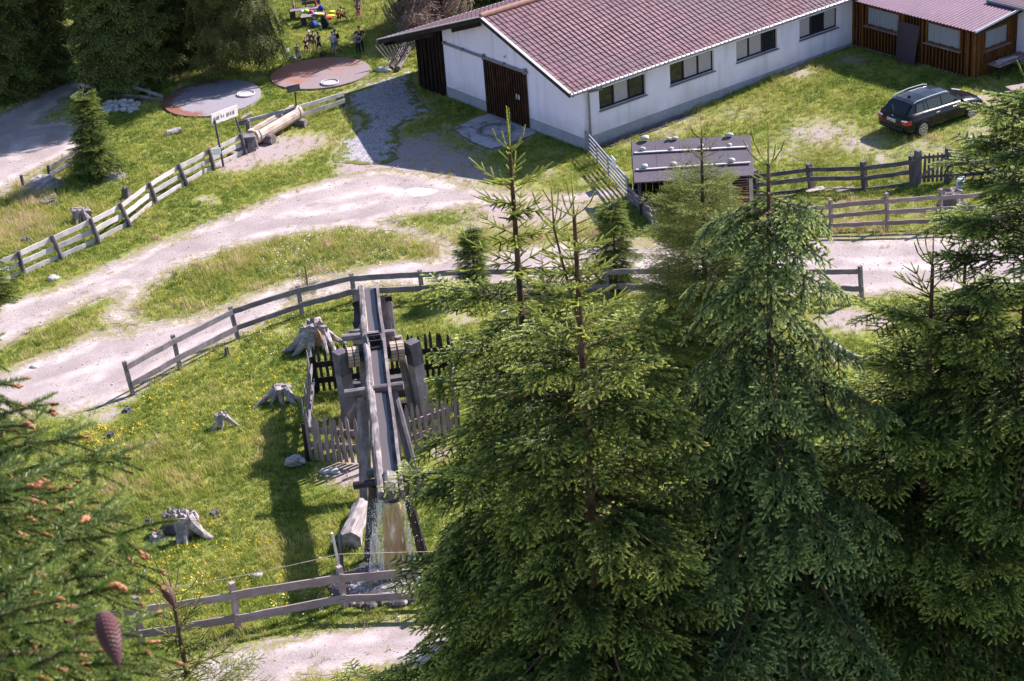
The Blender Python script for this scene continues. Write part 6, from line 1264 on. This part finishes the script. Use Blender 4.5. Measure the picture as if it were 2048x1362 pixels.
    b_ = MB(); b_.lump(T(.95, 0, 1.45), .08, .015, .04, .05, 8, 5); b_.build('roof_aerial', M['tyre'], c, FR_)
    b_ = MB(); b_.beam(T(.02, -.62, .42), T(.02, .62, .42), .08, .1); b_.build('bumper_strip', M['tyre'], c, FR_)
    if not simple:
        b_ = MB(); b_.box(T(.012, .02, .70), FR_.to_3x3() @ Vector((.012, 0, 0)), FR_.to_3x3() @ Vector((0, .27, 0)), Vector((0, 0, .062))); pl_ = b_.build('number_plate', M['white_paint'], c, FR_)
        b_ = MB(); b_.box(T(-.004, .265, .70), FR_.to_3x3() @ Vector((.003, 0, 0)), FR_.to_3x3() @ Vector((0, .02, 0)), Vector((0, 0, .06))); b_.box(T(-.004, -.225, .70), FR_.to_3x3() @ Vector((.003, 0, 0)), FR_.to_3x3() @ Vector((0, .02, 0)), Vector((0, 0, .06))); b_.build('plate_edge', M['red_lens'], pl_, FR_)
        fc = bpy.data.curves.new('plate_text', 'FONT'); fc.body = 'SZ 46MZK'; fc.size = .095; fc.extrude = .002; fc.align_x = 'CENTER'; fc.align_y = 'CENTER'; to = bpy.data.objects.new('plate_text', fc); COL.objects.link(to); fc.materials.append(M['text'])
        to.parent = pl_; to.matrix_parent_inverse = parent_world(pl_).inverted(); to.matrix_world = FR_ @ Matrix.Translation((-.004, .02, .70)) @ Euler((PI/2, 0, -PI/2)).to_matrix().to_4x4()
        b_ = MB(); b_.tube([T(.065, 0, .87), T(.05, 0, .87)], .035, 12); b_.build('round_badge', M['chrome'], c, FR_)
    return c
pr_, pf_ = g(1846, 272), g(1941, 234); hd_ = (pf_-pr_); yaw = math.atan2(hd_.y, hd_.x); hd_.normalize(); lf = Vector((-hd_.y, hd_.x, 0))
loc = (pr_+pf_)/2-hd_*2.24+lf*.88; loc.z = min(pr_.z, pf_.z)
estate_car(loc, yaw, 'black estate car with silver wheels and roof rails parked on the grass')

# ================================================================== PEOPLE
SK = mat('skin', (.50, .27, .19), .6)
_mc = {}
def cloth(name, c):
    if name not in _mc: _mc[name] = plain('cloth_'+name, c, .85, var=.3, scale=14, bump=.3)
    return _mc[name]
CC = dict(black=(.012, .012, .016), navy=(.02, .025, .08), blue=(.03, .05, .42), lilac=(.5, .46, .62), teal=(.04, .16, .22), grey=(.22, .21, .25), green=(.03, .32, .16), white=(.72, .72, .75), neon=(.55, .75, .05), pink=(.65, .08, .25), red=(.5, .04, .03), brown=(.10, .05, .03), dhair=(.03, .018, .012), blond=(.35, .22, .12), yellow=(.8, .75, .08), jean=(.05, .08, .2), plaid=(.25, .15, .2))
def skin_mesh(name, V, E_, R_, m, parent, root=0, sub=1):
    me = bpy.data.meshes.new(name); me.from_pydata([tuple(v) for v in V], E_, []); o = bpy.data.objects.new(name, me); COL.objects.link(o)
    md = o.modifiers.new('s', 'SKIN'); md.use_smooth_shade = True; sv = me.skin_vertices[0].data
    for i, r_ in enumerate(R_): sv[i].radius = r_ if isinstance(r_, tuple) else (r_, r_)
    sv[root].use_root = True; sb = o.modifiers.new('u', 'SUBSURF'); sb.levels = sub; sb.render_levels = sub
    dg = bpy.context.evaluated_depsgraph_get(); ev = o.evaluated_get(dg); nm = bpy.data.meshes.new_from_object(ev); o.modifiers.clear(); o.data = nm; nm.materials.clear(); nm.materials.append(m); bpy.data.meshes.remove(me)
    o.parent = parent; return o
def person(px, py, h_, yaw, label, top, bottom, hair='dhair', pose='stand', sleeves=1, legs='short', cap=None, extra=None, group='hikers on the lawn'):
    p = g(px, py); r = empty('person', p, label, 'person', group, rz=math.radians(yaw)); r.scale = (h_, h_, h_); S_ = 1.0
    # local: x forward, y left, unit height
    lean = dict(stand=0, walk=.05, hips=0, fold=0, bend=.30, sit=.02, kneel=.1, look=.04)[pose]; drop = dict(sit=-.30, kneel=-.22).get(pose, 0)
    J = dict(pel=Vector((0, 0, .52+drop))); sp = Vector((lean, 0, 1)).normalized(); J['spi'] = J['pel']+sp*.10; J['che'] = J['pel']+sp*.21; J['nec'] = J['pel']+sp*.31; J['hea'] = J['nec']+(sp+Vector((lean*.6, 0, 0))).normalized()*.085; J['crn'] = J['hea']+sp*.055
    for s_, n_ in ((1, 'l'), (-1, 'r')):
        J['sh'+n_] = J['che']+sp*.075+Vector((0, .098*s_, 0))
        if pose == 'hips': J['el'+n_] = J['sh'+n_]+Vector((-.03, .10*s_, -.13)); J['wr'+n_] = J['el'+n_]+Vector((.06, -.085*s_, -.09))
        elif pose in ('fold', 'look', 'kneel', 'sit'): J['el'+n_] = J['sh'+n_]+Vector((.02, .035*s_, -.155)); J['wr'+n_] = J['el'+n_]+Vector((.12, -.07*s_, -.02+(.03 if s_ > 0 else 0)))
        elif pose == 'walk': J['el'+n_] = J['sh'+n_]+Vector((.04*s_, .03*s_, -.155)); J['wr'+n_] = J['el'+n_]+Vector((.05*s_+.03, 0, -.13))
        else: J['el'+n_] = J['sh'+n_]+Vector((0, .035*s_, -.16)); J['wr'+n_] = J['el'+n_]+Vector((.035, .005*s_, -.14))
        hp = J['pel']+Vector((0, .052*s_, -.02)); J['hp'+n_] = hp
        if pose == 'walk': J['kn'+n_] = hp+Vector((.09*s_, 0, -.215)); J['an'+n_] = J['kn'+n_]+(Vector((.0, 0, -.235)) if s_ > 0 else Vector((-.13, 0, -.19)))
        elif pose == 'sit': J['kn'+n_] = hp+Vector((.21, .03*s_, .07)); J['an'+n_] = Vector((J['kn'+n_].x+.05, J['kn'+n_].y, .045))
        elif pose == 'kneel': J['kn'+n_] = hp+Vector((.14, .03*s_, -.20)) if s_ > 0 else hp+Vector((.16, 0, -.02)); J['an'+n_] = Vector((-.10, .05*s_, .04)) if s_ > 0 else Vector((.17, .05*s_, .045))
        else: J['kn'+n_] = hp+Vector((.01, .012*s_, -.225)); J['an'+n_] = Vector((-.005, .075*s_, .045))
        d_ = (J['wr'+n_]-J['el'+n_]).normalized(); J['ha'+n_] = J['wr'+n_]+d_*.035
        f_ = Vector((.06, .01*s_, -.02)); J['to'+n_] = Vector((J['an'+n_].x+.085, J['an'+n_].y+.01*s_, max(.022, J['an'+n_].z-.03)))
    V = []; E_ = []; R_ = []; ix = {}
    def a(k, r_, par=None):
        ix[k] = len(V); V.append(J[k]); R_.append(r_)
        if par: E_.append((ix[par], ix[k]))
    a('pel', (.062, .05)); a('spi', (.055, .045), 'pel'); a('che', (.066, .05), 'spi'); a('nec', .026, 'che'); a('hea', (.044, .048), 'nec'); a('crn', (.034, .038), 'hea')
    for n_ in 'lr':
        a('sh'+n_, .030, 'che'); a('el'+n_, .021, 'sh'+n_); a('wr'+n_, .014, 'el'+n_); a('ha'+n_, .015, 'wr'+n_)
        dd = (J['ha'+n_]-J['wr'+n_]).normalized(); sdv_ = dd.cross(Vector((0, 0, 1))); sdv_ = sdv_.normalized() if sdv_.length > .1 else Vector((1, 0, 0))
        for q_ in range(5):
            J['f%d%s' % (q_, n_)] = J['ha'+n_]+dd*(.028 if q_ else .014)*(1-.1*abs(q_-2))+sdv_*((q_-2.3)*.0085 if q_ else .020); a('f%d%s' % (q_, n_), .0042, 'ha'+n_)
        a('hp'+n_, .045, 'pel'); a('kn'+n_, .030, 'hp'+n_); a('an'+n_, .019, 'kn'+n_); a('to'+n_, .018, 'an'+n_)
    body = skin_mesh('body', V, E_, R_, SK, r)
    # face
    hd = J['hea']+Vector((0, 0, .006))
    b_ = MB(); b_.lump(hd+Vector((.052, 0, -.006)), .010, .008, .012, .05, 6, 4); o = b_.build('nose', SK, None); o.parent = r
    for s_ in (-1, 1): b_ = MB(); b_.lump(hd+Vector((.045, .017*s_, .008)), .005, .006, .004, 0, 6, 4); o = b_.build('eye', M['text'], None); o.parent = r
    b_ = MB(); b_.lump(hd+Vector((.044, 0, -.026)), .005, .013, .003, 0, 6, 4); o = b_.build('mouth', _mc.get('red') or cloth('red', CC['red']), None); o.parent = r
    # clothes: their own chains, a little wider than the body
    def chain(nm, L, mt, rd):
        V = []; E2 = []; R2 = []; i2 = {}
        for k, par, r_ in L:
            i2[k] = len(V); V.append(J[k] if isinstance(k, str) and k in J else rd[k]); R2.append(r_)
            if par is not None: E2.append((i2[par], i2[k]))
        return skin_mesh(nm, V, E2, R2, mt, r)
    mid = {}
    for n_ in 'lr':
        mid['ua'+n_] = J['sh'+n_].lerp(J['el'+n_], .75); mid['th'+n_] = J['hp'+n_].lerp(J['kn'+n_], .82); mid['fa'+n_] = J['el'+n_].lerp(J['wr'+n_], .9); mid['sh2'+n_] = J['kn'+n_].lerp(J['an'+n_], .9)
    mid['hem'] = J['pel']+Vector((0, 0, -.01)); mid['nk'] = J['che'].lerp(J['nec'], .75)
    L = [('che', None, (.078, .062)), ('spi', 'che', (.068, .056)), ('hem', 'spi', (.074, .062)), ('nk', 'che', .04)]
    for n_ in 'lr':
        if sleeves: L += [('sh'+n_, 'che', .038), ('ua'+n_, 'sh'+n_, .031)]
        if sleeves == 2: L += [('el'+n_, 'ua'+n_, .027), ('fa'+n_, 'el'+n_, .02)]
    chain('shirt', L, cloth(top, CC[top]), mid)
    L = [('pel', None, (.068, .056))]
    for n_ in 'lr':
        L += [('hp'+n_, 'pel', .054), ('th'+n_, 'hp'+n_, .042)]
        if legs == 'long': L += [('kn'+n_, 'th'+n_, .037), ('sh2'+n_, 'kn'+n_, .028)]
    chain('trousers', L, cloth(bottom, CC[bottom]), mid)
    for n_ in 'lr': V = [J['an'+n_], J['to'+n_]]; skin_mesh('shoe', V, [(0, 1)], [.024, .023], cloth('brown', CC['brown']), r)
    b_ = MB(); b_.lump(J['hea']+Vector((-.012, 0, .030)), .052, .050, .048, .06, 10, 6); o = b_.build('hair', cloth(hair, CC[hair]), None, smooth=True); o.parent = r
    if cap: b_ = MB(); b_.lump(J['hea']+Vector((-.004, 0, .048)), .055, .054, .036, .02, 12, 6); b_.box(J['hea']+Vector((.062, 0, .036)), (.03, 0, -.006), (0, .03, 0), (0, 0, .004)); o = b_.build('cap', cloth(cap, CC[cap]), None, smooth=True); o.parent = r
    if extra == 'pack': b_ = MB(); b_.lump(J['che']+Vector((-.095, 0, -.02)), .06, .07, .12, .06, 10, 7); o = b_.build('rucksack', cloth('black', CC['black']), None, smooth=True); o.parent = r
    if extra == 'jacket': b_ = MB(); b_.lump(J['pel']+Vector((-.01, 0, -.02)), .085, .095, .045, .15, 12, 6); b_.beam(J['pel']+Vector((.02, .09, -.02)), J['pel']+Vector((.02, .10, -.13)), .03, .03); o = b_.build('tied_jacket', cloth('navy', CC['navy']), None, smooth=True); o.parent = r
    return r
def H_(px, yb, yt): return height(px, yb, yt)
V2 = -95
person(718, 110, H_(718, 110, 62), -95, 'woman in a bright blue top and black leggings, hands on hips, on the lawn', 'blue', 'black', pose='hips', sleeves=0, legs='long', extra='jacket')
person(723, 107, H_(723, 107, 51), -90, 'man in a black shirt standing right behind the woman in the blue top', 'black', 'black', 'brown', pose='hips', legs='long', extra='pack')
person(669, 111, H_(669, 111, 62), -75, 'adult in a pale lilac shirt, teal shorts and cap, looking at their hands', 'lilac', 'teal', pose='look', cap='grey')
person(675, 108, H_(675, 108, 58), -170, 'walker in a dark top with a rucksack behind the adult in teal shorts', 'navy', 'grey', pose='walk', extra='pack')
person(640, 110, H_(640, 110, 63), -10, 'walker in a black shirt and dark shorts striding with one leg back', 'black', 'navy', pose='walk')
person(630, 102, H_(630, 102, 61), -60, 'person in a dark red brown top standing behind the striding walker', 'brown', 'navy', pose='stand')
person(622, 101, H_(622, 101, 60), -80, 'child in a light blue hat standing behind the striding walker', 'grey', 'jean', pose='stand', cap='white')
person(614, 111, H_(614, 111, 73), -85, 'grey haired person with folded arms in a black shirt', 'black', 'navy', 'grey', pose='fold')
person(596, 118, H_(596, 118, 85), -70, 'adult in a grey top bending down to a small child', 'grey', 'jean', pose='bend', sleeves=2, legs='long')
person(600, 121, .62, -90, 'small child in a white and violet top in front of the bending adult', 'lilac', 'navy', pose='kneel')
person(577, 121, H_(577, 121, 92), -60, 'child in a white and green shirt near the larch branches', 'white', 'green', pose='fold')
person(556, 117, H_(556, 117, 82), -100, 'child in a bright green shirt at the edge of the larch', 'green', 'black', pose='stand')
person(685, 46, H_(685, 46, 13), 100, 'child in a neon yellow vest and dark cap standing near the picnic bench', 'neon', 'black', pose='stand', sleeves=0, cap='navy')
person(678, 44, .85, 80, 'child in a red jacket crouching beside the neon vest child', 'red', 'navy', pose='kneel', sleeves=2)
person(690, 42, .9, -20, 'dark haired child crouching behind the neon vest child and reaching right', 'brown', 'brown', pose='kneel')
person(718, 36, H_(718, 36, -12), -90, 'tall adult in a patterned shirt and dark shorts at the top of the lawn', 'plaid', 'navy', pose='stand')
person(719, 40, H_(719, 40, 8), -90, 'child in pink shorts in front of the tall adult at the top edge', 'plaid', 'pink', pose='stand')
person(588, 18, H_(588, 18, -2), -90, 'child in white with a teal cap at the top edge beside the larch', 'white', 'neon', pose='stand', cap='teal')
person(606, 45, .85, 90, 'child in a neon shirt and red cap sitting at the picnic bench', 'neon', 'neon', pose='sit', cap='red')
person(652, 39, .85, -150, 'child in a pink top at the right end of the picnic bench', 'pink', 'yellow', pose='sit')
# picnic bench with back, front table and the things on it
bn = empty('picnic_bench', g(612, 36), 'grey violet wooden bench with a plank back rest on the lawn', 'bench')
s0, s1 = g(583, 36), g(643, 28); up1 = Vector((0, 0, .45))
for k in range(3): plank('seat_board', s0+up1+Vector((0, -.18*k, 0)), s1+up1+Vector((0, -.18*k, 0)), .17, .04, M['rail_grey'], bn)
for k in range(2): plank('back_board', s0.lerp(s1, .38)+Vector((0, .2, .62+.2*k)), s1+Vector((0, .2, .62+.2*k)), .03, .17, M['rail_dark'], bn)
for t_ in (.05, .5, .95):
    b0 = s0.lerp(s1, t_); plank('leg', b0, b0+Vector((0, 0, .43)), .08, .3, M['rail_dark'], bn, seg=1, up=BA)
    if t_ > .3: plank('back_post', b0+Vector((0, .17, 0)), b0+Vector((0, .18, .95)), .06, .06, M['rail_dark'], bn, seg=1, up=BA)
tb = empty('picnic_table', g(630, 52), 'low plank table in front of the picnic bench, covered with bags and vests', 'table')
s0, s1 = g(604, 54), g(651, 49); up1 = Vector((0, 0, .5))
for k in range(3): plank('table_board', s0+up1+Vector((0, .2*k, 0)), s1+up1+Vector((0, .2*k, 0)), .19, .04, M['rail_grey'], tb)
for t_ in (.08, .92): b0 = s0.lerp(s1, t_); plank('leg', b0+Vector((0, .2, 0)), b0+Vector((0, .2, .48)), .08, .3, M['rail_dark'], tb, seg=1, up=BA)
def heap(px, py, z_, rx, ry, rz, col_, label, cat, name):
    p = g(px, py); b_ = MB(); b_.lump(p+Z*(z_+rz*.8), rx, ry, rz, .22, 12, 7); tag(b_.build(name, cloth(col_, CC[col_]), None, smooth=True), label, cat)
heap(641, 50, .53, .24, .13, .05, 'yellow', 'yellow vest spread on the right half of the low picnic table', 'vest', 'safety_vest')
heap(633, 50, .53, .16, .14, .07, 'lilac', 'lilac folded jacket in the middle of the low picnic table', 'jacket', 'jacket')
heap(645, 40, .5, .14, .12, .16, 'blue', 'blue bag standing on the low picnic table', 'bag', 'bag')
heap(625, 46, .5, .12, .12, .1, 'pink', 'small pink bundle near the middle of the low picnic table', 'bundle', 'bundle')
heap(615, 44, .5, .16, .12, .1, 'neon', 'neon green vest bundle on the left part of the low picnic table', 'vest', 'safety_vest')
heap(634, 38, .1, .22, .18, .18, 'navy', 'navy rucksack between the picnic bench and the low table', 'bag', 'rucksack')
heap(662, 37, .1, .22, .13, .06, 'yellow', 'crumpled yellow rain jacket lying right of the picnic table', 'jacket', 'jacket')
heap(664, 29, .1, .2, .10, .06, 'yellow', 'second yellow jacket thrown on the grass behind the first', 'jacket', 'jacket')
heap(657, 40, .05, .22, .16, .08, 'red', 'dark red and pink jacket on the grass at the table end', 'jacket', 'jacket')
heap(628, 56, .0, .16, .14, .22, 'blue', 'blue violet rucksack under the front edge of the low picnic table', 'bag', 'rucksack')
heap(637, 55, .0, .16, .12, .12, 'teal', 'teal bag lying under the low picnic table', 'bag', 'bag')
heap(651, 57, .0, .22, .16, .34, 'black', 'big black rucksack standing in front of the low picnic table', 'bag', 'rucksack')
heap(660, 58, .0, .22, .14, .09, 'black', 'black jacket lying beside the big black rucksack', 'jacket', 'jacket')
heap(647, 112, .0, .16, .14, .14, 'brown', 'dark brown bag on the grass behind the striding walker', 'bag', 'bag')
heap(586, 120, .0, .2, .14, .12, 'grey', 'grey bundle on the grass beside the children near the larch', 'bundle', 'bundle')
heap(607, 45, .5, .1, .1, .09, 'white', 'white lunch bag at the left end of the low picnic table', 'bag', 'bag')
p = g(634, 30)+Z*.48; b_ = MB(); b_.tube([p, p+Z*.22, p+Z*.27, p+Z*.33], [.05, .05, .02, .02], 10); tag(b_.build('bottle', cloth('red', CC['red']), None), 'red drinking bottle standing on the bench seat', 'bottle')
p = g(590, 34)+Z*.48; b_ = MB(); b_.tube([p, p+Z*.2, p+Z*.24], [.05, .05, .03], 10); tag(b_.build('bottle', cloth('pink', CC['pink']), None), 'pink drinking bottle at the left end of the bench seat', 'bottle')
